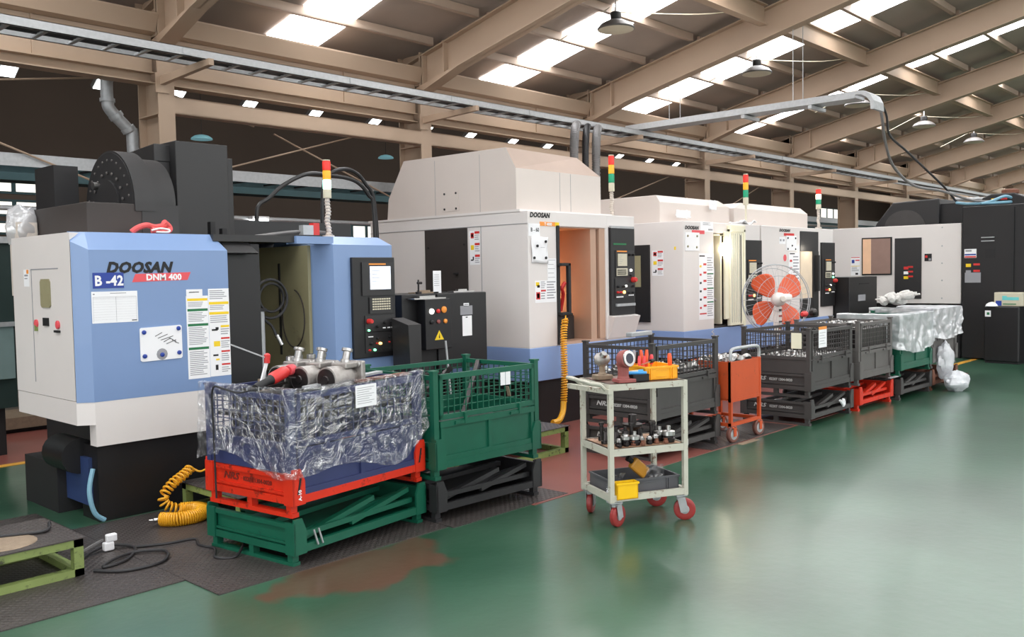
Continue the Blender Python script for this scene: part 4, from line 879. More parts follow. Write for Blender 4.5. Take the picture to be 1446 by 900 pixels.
g = G(); plate(g, (16.6, 5.43, 1.69), LEFT, 0, 0, .12, .13, 0, .006, 5); plate(g, (16.6, 5.42, 1.75), LEFT, 0, 0, .04, .04, .006, .008, 2); plate(g, (16.6, 5.36, 1.7), LEFT, 0, 0, .04, .04, .006, .008, 1); g.build('switch_plate', m5, PRINT)
for z in (2.27, 1.95, 1.65, 1.35, 1.04): G().lathe([(.014, 0), (.01, .004)], (16.6, 5.14, z), (-1, 0, 0), 8).build('bolt', m5, 'galv')
random.seed(2)
sticker(m5, (16.599, 6.74, 1.45), LEFT, .17, .35, [(.02, .02, .97, .06, 2), (.1, .16, .4, .34, 7), (.5, .16, .95, .22, 2), (.02, .48, .97, .51, 3), (.5, .85, .8, .95, 5)]+lines(.1, .9, .55, .8, 4), label='white sticker with red and yellow bars')
g = G(); g.box(16.55, 3.0, .02, 16.95, 4.80, 2.60)
cb = g.build('control_cabinet', m5, 'black', bevel=.012)
G().box(16.52, 4.0, .1, 16.55, 4.012, 2.55).build('door_seam', cb, 'ink')
G().box(16.95, 2.9, .02, 18.5, 4.75, 2.5).build('cabinet_back', m5, 'black')
g = G()
for i in range(2): g.box(16.53, 4.3, 2.06-.06*i, 16.552, 4.5, 2.075-.06*i)
g.build('vent', cb, 'galv')
G().box(16.545, 4.28, 1.72, 16.552, 4.44, 1.87).build('rubbed_patch', cb, 'ink')
sticker(cb, (16.549, 4.765, 1.73), LEFT, .19, .15, [(.02, .55, .97, .72, 7), (.02, .8, .97, .97, 2), (.1, .1, .6, .3, 1)])
for i in range(2):
    g = G(); plate(g, (16.549, 4.62, 1.60-.11*i), LEFT, 0, 0, .10, .035, 0, .002, 2); plate(g, (16.549, 4.74, 1.575-.11*i), LEFT, 0, 0, .08, .055, 0, .002, 3 if i == 0 else 1)
    g.build('warning_sticker', cb, PRINT)
sticker(cb, (16.549, 4.755, 1.31), LEFT, .25, .17, lines(.05, .95, .08, .9, 6), back='greyink')
# magazine hood with its round bulge, cables and motor on top
g = G(); g.prism([(6.55, 2.32), (6.5, 2.42), (6.2, 2.79), (5.38, 2.82), (5.38, 2.32)], 0, 17.2, 18.2); mh = g.build('magazine_hood', m5, 'black2', bevel=.02)
g = G(); g.prism([(5.98+.36*math.cos(PI*i/20), 2.34+.3*math.sin(PI*i/20)) for i in range(21)], 0, 17.185, 17.2); g.build('round_bulge', mh, 'greypaint')
G().box(17.3, 4.6, 2.3, 18.3, 5.38, 2.72).build('spindle_cover', m5, 'black')
g = G(); g.prism([(4.75, 2.6), (4.70, 2.78), (4.55, 2.84), (4.2, 2.84), (4.0, 2.75), (3.9, 2.6)], 0, 17.3, 18.0); mo = g.build('top_motor', m5, 'black', bevel=.02)
g = G(); plate(g, (17.299, 4.40, 2.73), LEFT, 0, 0, .1, .035, 0, .003, 2); plate(g, (17.299, 4.55, 2.70), LEFT, 0, 0, .08, .06, 0, .003, 3); g.build('warning_sticker', mo, PRINT)
g = G(); g.lathe([(.14, 0), (.14, .06), (.08, .08)], (17.5, 4.3, 2.84), n=14); g.build('motor_cap', mo, 'rust')
G().cyl((17.4, 2.9, 2.66), (17.4, 5.2, 2.80), .03, 8).build('top_pipe', m5, 'galv')

# ================================================================== FREE STANDING BOXES
# filter tank between machines 1 and 2
t = thing('coolant_unit', 'black coolant tank with indicator lamps and a yellow hazard triangle', 'cabinet', (5.2, 6.1, 0))
bx = G().box(5.19, 6.12, .80, 5.72, 6.7, 1.43).box(5.60, 6.1, .72, 6.24, 6.7, 1.43).build('tank_body', t, 'black', bevel=.008)
g = G(); g.box(5.36, 6.0, .93, 5.68, 6.12, 1.385); cp = g.build('control_box', t, 'black', bevel=.006)
for x, z, m, r in ((5.43, 1.275, 'ledw', .025), (5.51, 1.275, 'red', .02), (5.58, 1.285, 'orangeprint', .03), (5.43, 1.18, 'ink', .02), (5.51, 1.18, 'primer', .018), (5.595, 1.18, 'orangeprint', .02)):
    G().lathe([(r, 0), (r, .012), (r*.7, .016)], (x, 6.0, z), (0, -1, 0), 12).build('indicator' if m == 'ledw' else 'button', cp, m, smooth=True)
g = G(); g.prism([(5.465, 1.015), (5.575, 1.015), (5.52, 1.10)], 1, 5.997, 6.0, 3); g.prism([(5.512, 1.03), (5.528, 1.03), (5.52, 1.075)], 1, 5.996, 5.997, 5); g.build('hazard_triangle', cp, PRINT)
sticker(t, (5.93, 6.099, 1.30), FRONT, .07, .03, [(.1, .3, .9, .6, 1)], name='label'); sticker(t, (5.885, 6.099, 1.22), FRONT, .16, .085, lines(.05, .95, .2, .8, 3), back='greyink', name='label'); sticker(t, (5.91, 6.099, 1.02), FRONT, .125, .19, [(.35, .05, .55, .1, 5)], name='label')
G().cyl((5.55, 6.35, .5), (5.55, 6.35, .80), .22, 24).build('filter_bowl', t, 'black', smooth=True)
G().tube([(5.55+.23*math.cos(a), 6.35+.23*math.sin(a), .70) for a in [i*PI/12 for i in range(24)]], .012, 6, closed=True).build('bowl_ring', t, 'greypaint', smooth=True)
g = G(); 
for x in (5.25, 6.18):
    for y in (6.18, 6.64): g.box(x-.025, y-.025, 0, x+.025, y+.025, .8)
g.build('stand', t, 'black')
G().box(5.70, 6.085, 1.05, 5.72, 6.1, 1.14).build('latch', t, 'orangeprint')
for k, (x0, y0, w, m, lb) in enumerate(((5.25, 6.02, .38, 'steel', 'flat steel gauge plate lying at the front of the black coolant tank top'), (5.5, 6.3, .3, 'castbrown', 'brown rag-like offcut on the black coolant tank top'), (5.95, 6.25, .28, 'steel', 'steel ruler lying at the right end of the black coolant tank top'))):
    z = 1.385 if k == 0 else 1.43
    g = G(); g.box(x0, y0, z, x0+w, y0+.09, z+.012).box(x0+.08, y0+.02, z+.012, x0+w*.7, y0+.06, z+.03); tag(g.build('steel_scrap', None, m), lb, 'metal scrap')
t = thing('dial_gauge_stand', 'small upright clamp standing on the black coolant tank', 'tool', (5.46, 6.2, 1.43)); G().cyl((5.46, 6.2, 1.43), (5.46, 6.2, 1.56), .008, 8).cyl((5.46, 6.2, 1.43), (5.46, 6.2, 1.45), .03, 12).cyl((5.44, 6.19, 1.53), (5.49, 6.19, 1.53), .012, 8).build('stand', t, 'darksteel')
t = thing('job_card', 'upright white job card standing on the black coolant tank', 'paper', (5.78, 6.3, 1.43)); g = G(); g.box(5.735, 6.3, 1.43, 5.835, 6.304, 1.64, 0)
for i in range(6): g.box(5.745, 6.298, 1.60-.02*i, 5.81, 6.3, 1.604-.02*i, 1)
g.build('card', t, ['paper', 'greyink'])
# chip bin right of the blue machine
t = thing('chip_chute', 'slanted grey sheet-metal chute beside the blue operator column', 'chute', (4.93, 5.68, 0))
g = G(); g.raw([(4.88,5.68,1.19),(5.02,5.68,1.19),(5.02,5.68,.75),(4.9,5.68,.75),(4.92,5.94,1.24),(5.05,5.94,1.24),(5.05,5.94,.75),(4.93,5.94,.75),(4.9,5.68,.0),(5.14,5.68,.0),(5.14,5.94,0),(4.93,5.94,0),(5.16,5.68,.80),(5.16,5.94,.80)],
   [(0,1,2,3),(0,4,5,1),(4,0,3,7),(1,5,6,2),(3,2,9,8),(7,3,8,11),(2,6,10,9),(5,4,7,6),(6,7,11,10)]); g.build('chute', t, 'black2')
o = G().bar((5.13, 5.5, 1.05), (5.2, 5.46, .02), .012, .012).build('mop_stick', None, 'galv'); tag(o, 'thin pale stick leaning in front of the black coolant tank', 'stick')
# black box right of machine 4
t = thing('coolant_unit', 'black square tank with a grey plate right of the fan, before the dark machine', 'cabinet', (14.1, 5.75, 0))
G().box(14.1, 5.75, .3, 15.25, 6.6, 1.45).build('tank_body', t, 'black', bevel=.008); G().box(14.15, 5.8, 0, 15.2, 6.5, .3).build('stand', t, 'black')
sticker(t, (14.45, 5.749, 1.06), FRONT, .3, .1, lines(.05, .95, .1, .9, 3), back='greyink', name='label'); G().box(14.5, 5.745, 1.33, 14.9, 5.75, 1.345).build('handle_slot', t, 'ink')
# dark bin with bags on top at the far right
t = thing('waste_bin', 'tall dark grey cabinet bin on the green floor at the far right', 'bin', (16.2, 4.05, 0), -.12)
G().box(-.13, -.27, .03, .16, .27, .93).build('bin_body', t, 'black', bevel=.02, local=True); G().box(-.11, -.25, 0, .14, .25, .03).build('plinth', t, 'ink', local=True); g = G(); g.box(-.135, .16, .76, -.13, .25, .86, 0); g.box(-.137, .18, .79, -.135, .22, .83, 1); g.build('sticker', t, ['paper', 'greenprint'], local=True)
t = thing('cloth_box', 'pale box with blue and turquoise print on top of the dark bin', 'box', (16.2, 4.0, .93), -.12)
g = G(); g.box(-.10, -.25, 0, .10, .18, .225); g.build('carton', t, 'ivoryplastic', bevel=.015, local=True)
g = G(); g.box(-.103, .06, .01, -.1, .15, .09, 0); g.box(-.103, -.02, .10, -.1, .05, .17, 1); g.box(-.103, -.20, .10, -.1, -.02, .15, 1); g.box(-.103, -.16, .03, -.1, .04, .045, 2); g.build('print', t, ['navy', mat('turquoise_print', S(110,205,205), .5), 'greenprint'], local=True)
t = thing('rag', 'small white rag at the edge of the dark bin top', 'cloth', (16.1, 4.24, .93)); g = G(); g.lathe([(.10, 0), (.09, .03), (.05, .06), (.01, .07)], (16.14, 4.22, .93), n=14); g.build('cloth', t, 'paper', smooth=True)

# ================================================================== CRATES
def wire_panel(par, p, u, v, nu, nv, m, r=.003, name='wire_mesh'):
    """welded wire mesh from corner p, spanned by u and v (local coordinates of the crate)"""
    p, u, v = Vector(p), Vector(u), Vector(v); g = G()
    n = u.cross(v).normalized()*r*1.1
    for i in range(nu+1): a = p+u*(i/nu)+n; g.bar(a, a+v, 2*r, 2*r, up=tuple(n.normalized()))
    for j in range(nv+1): a = p+v*(j/nv)-n; g.bar(a, a+u, 2*r, 2*r, up=tuple(n.normalized()))
    return g.build(name, par, m, local=True, kind='stuff')
def crate_base(t, L, D, h0, m, text_m=None, letters=True):
    """skid base with two end skirts (shared by folded and standing crates); h0 = local bottom"""
    for nm, x in (('skid_foot', .0), ('skid_foot', L-.06)):
        g = G(); g.box(x+.005, .02, h0, x+.055, D-.02, h0+.025)
        for y in (.03, D/2-.02, D-.07): g.box(x+.008, y, h0+.025, x+.052, y+.04, h0+.085)
        g.build(nm, t, m, local=True)
    for x, s in ((0, 1), (L, -1)):
        a, b = (x, x+.012*s)
        g = G(); g.box(min(a+.02*s, b+.02*s), .03, h0+.08, max(a+.02*s, b+.02*s), D-.03, h0+.235)
        g.box(min(x, x+.035*s), .0, h0+.075, max(x, x+.035*s), D, h0+.115).box(min(x, x+.03*s), 0, h0+.215, max(x, x+.03*s), D, h0+.24).box(min(x+.004*s, x+.02*s), .05, h0+.125, max(x+.004*s, x+.02*s), D-.05, h0+.137)
        e = g.build('end_panel', t, m, local=True)
        if letters and s == 1: text('NRS', .058, e, text_m, (-.0015+.018, D-.14, h0+.158), LEFT, shear=.3, bold=.0015, sx=1.25, name='stencil', local=True); text('02207 1304-0020', .036, e, text_m, (-.0015+.018, D-.32, h0+.160), LEFT, bold=.0008, sx=.98, name='stencil', local=True)
    g = G()
    for y in (.0, D-.03): g.box(.03, y, h0+.075, L-.03, y+.03, h0+.12)
    g.box(.03, .03, h0+.08, L-.03, D-.03, h0+.09); g.build('floor_frame', t, m, local=True)
    for x in (0, L):
        for y in (0, D):
            sx = 1 if x == 0 else -1; sy = 1 if y == 0 else -1
            g = G(); xx = lambda a: x+sx*a; P = [(xx(-.004), h0+.07), (xx(.085), h0+.07), (xx(.085), h0+.20), (xx(.055), h0+.27), (xx(.0), h0+.27), (xx(-.004), h0+.2)]
            g.prism(P, 1, y-.004*sy, y+.01*sy); g.box(xx(-.006), y-.004*sy, h0+.07, xx(.008), y+.07*sy, h0+.25); g.build('corner_plate', t, m, local=True)
def folded_crate(label, x, y, rz, L, D, m, tm, bars=1, group=None, letters=True):
    t = thing('folded_crate', label, 'crate', (x, y, 0), rz, group)
    crate_base(t, L, D, 0, m, tm, letters)
    random.seed(bars*13)
    # folded gates and frames lying inside, some on a slant
    for (a, b, yy, w) in (((.10, .16), (L-.12, .20), .10, .035), ((.09, .145), (L*.63, .245), .05, .04), ((L*.42, .150), (L-.10, .235), .035, .03), ((.1, .20), (L-.1, .21), .3, .04), ((.1, .21), (L-.1, .2), D-.2, .04), ((.08, .175), (L-.08, .165), .02, .022)):
        G().bar((a[0], yy, a[1]), (b[0], yy+.03, b[1]), w, .03).build('folded_gate', t, m, local=True)
    G().box(.1, .1, .13, L-.1, D-.1, .15).build('folded_panel', t, m, local=True)
    if bars == 1:
        for dx in (0, .035): G().bar((.16+dx, -.012, .10), (.13+dx, -.012, .19), .008, .008).build('wire_hook', t, 'galv', local=True)
    return t
def crate(label, x, y, rz, L, D, mb, mt, tm, z=.275, H=.70, solid_left=False, letters=True, latch=True, mesh_m=None):
    """standing crate on a folded one: skid base, posts, half-solid front gate with mesh above"""
    t = thing('mesh_crate', label, 'crate', (x, y, z), rz)
    mesh_m = mesh_m or mt
    crate_base(t, L, D, 0, mb, tm, letters)
    for px in (.0, L-.04):
        for py in (.012, D-.05):
            g = G(); g.box(px, py, .1, px+.04, py+.04, H); g.box(px-.006, py-.006, H, px+.046, py+.046, H+.012); g.build('post', t, mt, local=True)
    zm = .40
    # front: solid lower flap with stiles, hinged mesh gate above
    g = G(); g.box(.05, .022, .12, L-.05, .03, zm-.04).box(.05, .006, .12, L-.05, .034, .155).box(.05, .006, zm-.06, L-.05, .034, zm-.02)
    for xx in (.055, L/2-.012, L-.085): g.box(xx, .008, .15, xx+.028, .032, zm-.05)
    g.build('front_flap', t, mt, local=True)
    g = G(); g.box(.05, .006, zm-.01, L-.05, .03, zm+.022).box(.05, .006, H-.05, L-.05, .03, H-.015)
    for xx in (.05, L-.075): g.box(xx, .006, zm, xx+.025, .03, H-.02)
    gt = g.build('front_gate', t, mt, local=True)
    wire_panel(gt, (.075, .02, zm+.02), (L-.15, 0, 0), (0, 0, H-.06-zm), 16, 5, mesh_m)
    if latch:
        for xx in (.17, L-.30):
            g = G(); g.box(xx, -.006, zm-.05, xx+.10, .008, zm-.03).box(xx+.08, -.010, zm-.05, xx+.10, .006, zm+.02); g.build('latch', gt, mt, local=True)
    # left end, right end and back: solid low panel, mesh above, top rail
    for nm, p, u, nrm in (('end_frame', (.012, .05, 0), (0, D-.1, 0), 0), ('end_frame', (L-.02, .05, 0), (0, D-.1, 0), 0), ('back_frame', (.05, D-.02, 0), (L-.1, 0, 0), 1)):
        g = G(); q = (p[0]+u[0], p[1]+u[1], 0)
        g.bar((p[0], p[1], H-.035), (q[0], q[1], H-.035), .022, .03); g.bar((p[0], p[1], zm), (q[0], q[1], zm), .022, .03)
        if nrm == 0: g.box(p[0]-.004, p[1], .245, p[0]+.004, q[1], zm)
        else: g.box(p[0], p[1]-.004, .12, q[0], p[1]+.004, zm)
        e = g.build(nm, t, mt, local=True)
        n = 12 if nrm == 0 else 16
        wire_panel(e, (p[0], p[1], zm+.015), u, (0, 0, H-.05-zm), n, 5, mesh_m)
    return t
tS = mat('faded_white_stencil', S(196,196,194), .6); tD = mat('dark_red_stencil', S(120,34,22), .6); tG = mat('dark_green_stencil', S(10,74,54), .6)
# ---- stack 1: green folded base, red-skirted navy crate, clear film
R1 = math.radians(6.9)
folded_crate('green folded steel crate on the tread plate under the red-skirted crate', 2.755, 4.2, R1, 1.08, .77, 'greenpaint', tG, 1, letters=False)
c1 = crate('navy mesh crate with a bright red skirt, wrapped in clear film', 2.755, 4.2, R1, 1.08, .77, 'redpaint', 'bluepaint', tD)
F1 = ROOT[c1]
def L2W(T, p): return tuple(T @ Vector(p))
text('A-10', .03, c1, 'paper', (.055, -.006, .095), FRONT, rot=PI/2, bold=.001, name='stencil', local=True)
for xx in (.045, 1.04): G().bar((xx-.012, -.005, .13), (xx+.008, -.005, .22), .003, .012).build('plate_slot', c1, 'ink', local=True)
def film(name, T, path, ztop, zlow, m, label, over=.08, nv=34, per=26, amp=.016, seed=0, hem=None):
    """wrinkled sheet hanging round the crate rim along path (list of local xy), folded inwards over the top edge"""
    P = [Vector((p[0], p[1], 0)) for p in path]; seg = [(P[i+1]-P[i]).length for i in range(len(P)-1)]; tot = sum(seg)
    cx = sum(p.x for p in P)/len(P); cy = sum(p.y for p in P)/len(P)
    def fn(u, v):
        d = u*tot; i = 0
        while i < len(seg)-1 and d > seg[i]: d -= seg[i]; i += 1
        e = (P[i+1]-P[i]).normalized(); q = P[i]+e*d; out = Vector((e.y, -e.x, 0))
        w = noise.noise(Vector((u*tot*5+seed, v*3, seed)))*.9+noise.noise(Vector((u*tot*17, v*9, seed+5)))*.45+.25*math.sin(u*tot*21+4*v+3*noise.noise(Vector((u*4, v*2, 1))))
        lo = zlow(u) if callable(zlow) else zlow
        if v < .12:
            s = 1-v/.12; z = ztop+.012*(1-abs(1-2*s))+.008*w-.02*s; off = .012-over*s
        else:
            s = (v-.12)/.88; z = ztop+.006-(ztop-lo)*s+.01*noise.noise(Vector((u*tot*9, 3, seed)))*s; off = .014+amp*w*(.3+s)+.03*s*s
            off = max(off, .009)
        q = q+out*off; return T @ Vector((q.x, q.y, z))
    o = G().grid(fn, int(per*tot/.5)+len(P), nv).build(name, None, m, smooth=True)
    return tag(o, label, 'plastic film')
def hem1(u):
    return .245+.05*math.sin(u*5+1)+.04*math.sin(u*13)-.03*(u < .12) + (.16*max(0, (u-.80)/.2)**1.4)
film('plastic_film', F1, [(-.004, .80), (-.004, .40), (-.004, -.004), (.5, -.004), (1.085, -.004), (1.085, .05)], .715, hem1, 'film', 'clear wrinkled film draped over the sides of the navy crate', seed=2)
# goods in crate 1
def at1(p): return L2W(F1, p)
o = G().box(.05, .05, .52, 1.03, .72, .54).build('crate_board', None, 'darksteel', local=True); o.matrix_world = F1; tag(o, 'dark steel sheet laid inside the navy crate under the cylinders', 'board')
def cylinder_casting(label, p, rz, sc=1.0):
    t = thing('valve_casting', label, 'casting', at1(p), rz, 'three big castings on the navy crate')
    r = .078*sc
    G().lathe([(r*.72, 0), (r*1.0, .004), (r*1.02, .03), (r, .09), (r*.98, .16), (r*.74, .20), (r*.70, .235)], (0, -.13, r), (0, 1, 0), 26).build('barrel', t, 'cast', smooth=True, local=True)
    G().lathe([(r*.30, -.012), (r*.34, -.006), (r*.86, -.003), (r*.88, .001)], (0, -.13, r), (0, 1, 0), 26).build('bore_cap', t, 'darksteel', smooth=True, local=True)
    g = G(); g.box(-r*1.15, .09, r*.4, r*1.15, .125, r*2.25).box(-r*.8, -.02, r*1.75, r*.8, .10, r*2.2); g.build('flange', t, 'cast', bevel=.008, local=True)
    for x in (-.8, .8):
        for z in (.65, 2.0): G().lathe([(.014, 0), (.014, .01), (.008, .012)], (x*r*1.1, .09, r*z), (0, -1, 0), 8).build('bolt', t, 'steel', smooth=True, local=True)
    G().lathe([(.03, 0), (.03, .02), (.022, .024), (.022, .07), (.034, .074), (.034, .09)], (0, .04, r*2.1), (.0, .3, 1), 14).build('port', t, 'steel', smooth=True, local=True)
    return t
for k, (x, y, rz, lb) in enumerate(((.42, .47, 1.40, 'big grey cylinder casting on the navy crate, leftmost of three, beside the red grinder'), (.45, .30, 1.38, 'big grey cylinder casting, middle of the three on the navy crate'), (.50, .13, 1.36, 'big grey cylinder casting, rightmost of three, above the white delivery note'))):
    cylinder_casting(lb, (x, y, .645), -rz, .98)
random.seed(21)
for k, (x, y, lb) in enumerate(((.52, .60, 'small bright turned fitting standing first behind the grey cylinders'), (.61, .63, 'small bright turned fitting standing second behind the grey cylinders'), (.68, .59, 'small bright turned fitting standing third behind the grey cylinders'), (.80, .62, 'small bright turned fitting standing last behind the grey cylinders'))):
    t = thing('turned_fitting', lb, 'fitting', at1((x, y, .70)), 0, 'bright fittings behind the cylinders'); r = .028
    G().lathe([(r*1.2, 0), (r*1.2, .015), (r*.8, .02), (r*.8, .10), (r, .105), (r, .13), (r*.6, .132)], n=14).build('fitting_body', t, 'steel', smooth=True, local=True)
    G().lathe([(r*.58, 0), (r*.55, .004)], (0, 0, .131), n=14).build('bore', t, 'dark', local=True)
for k, (p, q, lb) in enumerate((((.06, .3, .70), (.75, .62, .70), 'flat dark bar lying across the navy crate behind the castings'), ((.25, .16, .69), (1.0, .3, .70), 'flat grey bar across the navy crate under the castings'), ((.55, .06, .70), (1.02, .08, .70), 'brown steel bar along the front rim of the navy crate'))):
    o = G().bar(at1(p), at1(q), .05, .014).build('steel_bar', None, ['darksteel', 'galv', 'rust'][k]); tag(o, lb, 'bar')
o = G().box(.34, .575, .54, .95, .7, .70).build('part_block', None, 'castbrown', local=True); o.matrix_world = F1; tag(o, 'rough block of castings under the bright fittings in the navy crate', 'casting')
o = G().box(.22, .06, .54, .72, .56, .645).build('part_block', None, 'darksteel', local=True); o.matrix_world = F1; tag(o, 'dark packing block carrying the three grey cylinders', 'block')
t = thing('angle_grinder', 'red and black angle grinder lying on the corner of the navy crate', 'power tool', at1((.15, .32, .745)), R1+.2)
G().lathe([(.022, -.16), (.026, -.13), (.022, -.05), (.03, -.02)], (0, 0, 0), (1, 0, .25), 14).build('handle', t, 'ink', smooth=True, local=True)
G().lathe([(.03, -.02), (.036, .0), (.036, .10), (.03, .12)], (0, 0, 0), (1, 0, .25), 16).build('motor_housing', t, 'red', smooth=True, local=True)
G().lathe([(.03, 0), (.034, .02), (.03, .05), (.02, .06)], (.135, 0, .03), (1, 0, .1), 14).build('gear_head', t, 'redprint', smooth=True, local=True)
G().lathe([(.05, -.006), (.05, .0), (.02, .02)], (.17, 0, -.01), (.1, 0, 1), 18).build('guard', t, 'darksteel', smooth=True, local=True)
G().tube(smoothpath([(-.15, 0, -.04), (-.20, .08, -.06), (-.19, .20, -.045), (-.135, .33, -.06), (-.13, .338, -.3), (-.125, .338, -.70)], 7), .006, 6).build('power_cord', t, 'cable', smooth=True, local=True)
t = thing('air_gun', 'red-tipped air gun leaning at the dark sliding door behind the grinder', 'tool', at1((.28, .56, .70)), 0); G().bar((-.02, 0, 0), (.02, 0, .12), .016, .016).build('handle', t, 'paper', local=True); G().lathe([(.018, 0), (.02, .05), (.008, .06)], (.02, 0, .11), (.1, 0, 1), 10).build('tip', t, 'red', smooth=True, local=True); G().bar((.02, 0, .14), (-.22, .0, .24), .008, .008).build('lance', t, 'galv', local=True)
t = thing('delivery_note', 'white printed delivery note hung on the film front of the navy crate', 'paper', at1((.44, -.05, .56)), R1)
g = G(); g.box(0, -.002, 0, .17, 0, .13, 0)
for i in range(8): g.box(.012, -.003, .112-.013*i, .15-.02*(i % 3), -.002, .1145-.013*i, 1)
g.build('sheet', t, ['paper', 'greyink'], local=True)
# ---- stack 2: black folded base with green mesh crate
folded_crate('black folded steel crate under the green mesh crate', 3.855, 4.245, -.03, .985, .78, 'blackpaint', tS, 2, letters=False)
c2 = crate('green mesh crate standing open next to the film-wrapped crate', 3.855, 4.245, -.03, .985, .78, 'greenpaint', 'greenpaint', tG, letters=False, mesh_m='greenpaint')
F2 = ROOT[c2]
def put(o, T): o.matrix_world = T; return o
tag(put(G().box(.02, .30, .30, .026, .52, .52).build('white_board', None, 'paper', local=True), F2), 'white sheet leaning inside the left mesh of the green crate', 'sheet')
tag(put(G().box(.012-.03, .2, .17, -.014, .34, .20).build('blue_tag', None, 'bluepen', local=True), F2), 'small blue plastic strip on the left side of the green crate', 'tag')
t = thing('route_card', 'white route card with a tan tag hanging on the green front mesh', 'tag', L2W(F2, (.60, .0, .55)), -.03)
g = G(); g.box(0, .006, .01, .045, .008, .10).box(.05, .006, .01, .095, .008, .10); g.build('card', t, 'paper', local=True); G().bar((.06, .005, 0), (.08, .005, -.07), .03, .004).build('tan_tag', t, 'castbrown', local=True)
tag(put(G().bar((.4, .2, .3), (.95, .6, .66), .03, .04).bar((.1, .6, .3), (.8, .74, .62), .03, .03).build('steel_bracket', None, 'darksteel', local=True), F2), 'dark steel frame lying slanted inside the green mesh crate', 'frame')
tag(put(G().box(.06, .08, .11, .92, .7, .30).build('goods_box', None, 'blackpaint', local=True), F2), 'black box filling the bottom of the green mesh crate', 'box')
# ---- stack 3: black crates behind the tool cart
folded_crate('black folded crate behind the ivory tool cart, under a black mesh crate', 6.28, 4.2, .01, 1.08, .76, 'greypaint', tS, 3)
c3 = crate('black mesh crate of castings standing behind the ivory tool cart', 6.28, 4.2, .01, 1.08, .76, 'greypaint', 'greypaint', tS, H=.71)
# ---- stack 4
folded_crate('dark grey folded crate with NRS stencil at the aisle, right of the orange cart', 8.68, 3.93, .005, 1.08, .78, 'greypaint', tS, 4)
c4 = crate('dark grey mesh crate of bright castings with a white card on its front', 8.68, 3.93, .005, 1.08, .78, 'greypaint', 'greypaint', tS, z=.285, H=.70)
# ---- stack 5: red folded base with grey crate
folded_crate('red folded crate with navy frames inside, under a grey mesh crate', 9.90, 3.92, -.01, .98, .78, 'redpaint', tD, 5, letters=False)
c5 = crate('grey mesh crate standing on the red folded crate', 9.90, 3.92, -.01, .98, .78, 'greypaint2', 'greypaint2', tS, z=.285, H=.712, letters=False)
# ---- stack 6: dark folded base with green crate and milky film
folded_crate('dark folded crate under the film-covered green crate', 11.02, 3.87, -.02, 1.04, .78, 'greypaint', tS, 6, letters=False)
c6 = crate('green crate half hidden by milky film, far along the aisle', 11.02, 3.87, -.02, 1.04, .78, 'greenpaint', 'greenpaint', tG, z=.285, H=.73, letters=False)
# ---- stack 7: grey crate on a rusty base
folded_crate('rust-brown folded crate behind the white bag on the floor', 12.12, 3.86, -.02, .95, .78, 'rust', tS, 7, letters=False)
c7 = crate('mid grey crate under milky film at the end of the crate row', 12.12, 3.86, -.02, .95, .78, 'greypaint2', 'greypaint2', tS, z=.285, H=.75, letters=False)
film('plastic_film', ROOT[c6], [(-.01, .78), (-.01, -.005), (.5, -.005), (1.05, -.005), (1.06, .1)], .745, lambda u: .30+.10*math.sin(u*7)*.5+.12*max(0, u-.55), 'film2', 'milky film hanging over the far green crate', over=.25, seed=9, amp=.03)
film('plastic_film', ROOT[c7], [(-.04, .80), (-.04, -.02), (.5, -.03), (.99, -.03), (1.02, .3), (1.0, .75)], .775, lambda u: .42+.10*math.sin(u*8+1)*.6, 'film2', 'milky film hanging over the last grey crate of the row', over=.3, seed=14, amp=.04)
# castings heaped in the crates
random.seed(31)
def castings(T, L, D, z, nx, ny, group, labels, m='steel', r=.036):
    base = None
    for i in range(nx):
        for j in range(ny):
            x = .09+(L-.18)*(i+.5)/nx+random.uniform(-.008, .008); y = .08+(D-.16)*(j+.5)/ny
            loc = T @ Vector((x, y, z))
            if base is None:
                base = thing('bearing_casting', labels, 'casting', loc, 0, group)
                G().lathe([(r*.55, 0), (r, .004), (r, .03), (r*.8, .034), (r*.8, .06), (r*.5, .062)], n=12).build('ring', base, m, smooth=True, local=True)
                G().lathe([(r*.5, 0), (r*.45, .002)], (0, 0, .062), n=10).build('bore', base, 'dark', local=True)
                G().box(-r*1.15, -.014, .006, r*1.15, .014, .022).build('lug', base, m, local=True)
                base.rotation_euler = (.3, .1, random.random()*6)
            else:
                c = copy_tree(base, loc=loc); c.rotation_euler = (random.uniform(-.5, .5), random.uniform(-.5, .5), random.random()*6)
for T, L, D, z, nx, ny, gname, lb in ((ROOT[c3], 1.08, .76, .43, 9, 3, 'bright castings in the black crate behind the tool cart', 'bright ring casting seen through the mesh of the black crate behind the cart'), (ROOT[c4], 1.08, .78, .345, 9, 5, 'bright castings in the crate with the white card', 'bright ring casting lying in the crate with the white card on its front'), (ROOT[c5], .98, .78, .62, 8, 3, 'bright castings in the crate on the red base', 'bright ring casting near the top of the crate on the red base')):
    tag(put(G().box(.06, .06, .11, L-.06, D-.06, z).build('packing_insert', None, 'darksteel', local=True), T), lb.replace('bright ring casting', 'dark insert under the bright castings').replace(' seen through the mesh of', ' in').replace(' lying in', ' in').replace(' near the top of', ' in'), 'insert')
    castings(T, L, D, z, nx, ny, gname, lb)
t = thing('route_card', 'white card with an orange top edge hung on the dark grey front mesh', 'tag', L2W(ROOT[c4], (.18, 0, .50)), 0); g = G(); g.box(0, -.004, 0, .19, -.001, .20, 0); g.box(0, -.0045, .185, .19, -.001, .215, 1)
for i in range(5): g.box(.02, -.0045, .15-.028*i, .16-.03*(i % 2), -.004, .154-.028*i, 2)
g.build('card', t, ['paper', 'orangeprint', 'greyink'], local=True)
o = G().box(.0, .10, .50, .008, .21, .66).build('yellow_card', None, 'ivory', local=True); tag(put(o, ROOT[c4]), 'pale yellow card inside the left mesh of the dark grey crate', 'tag')
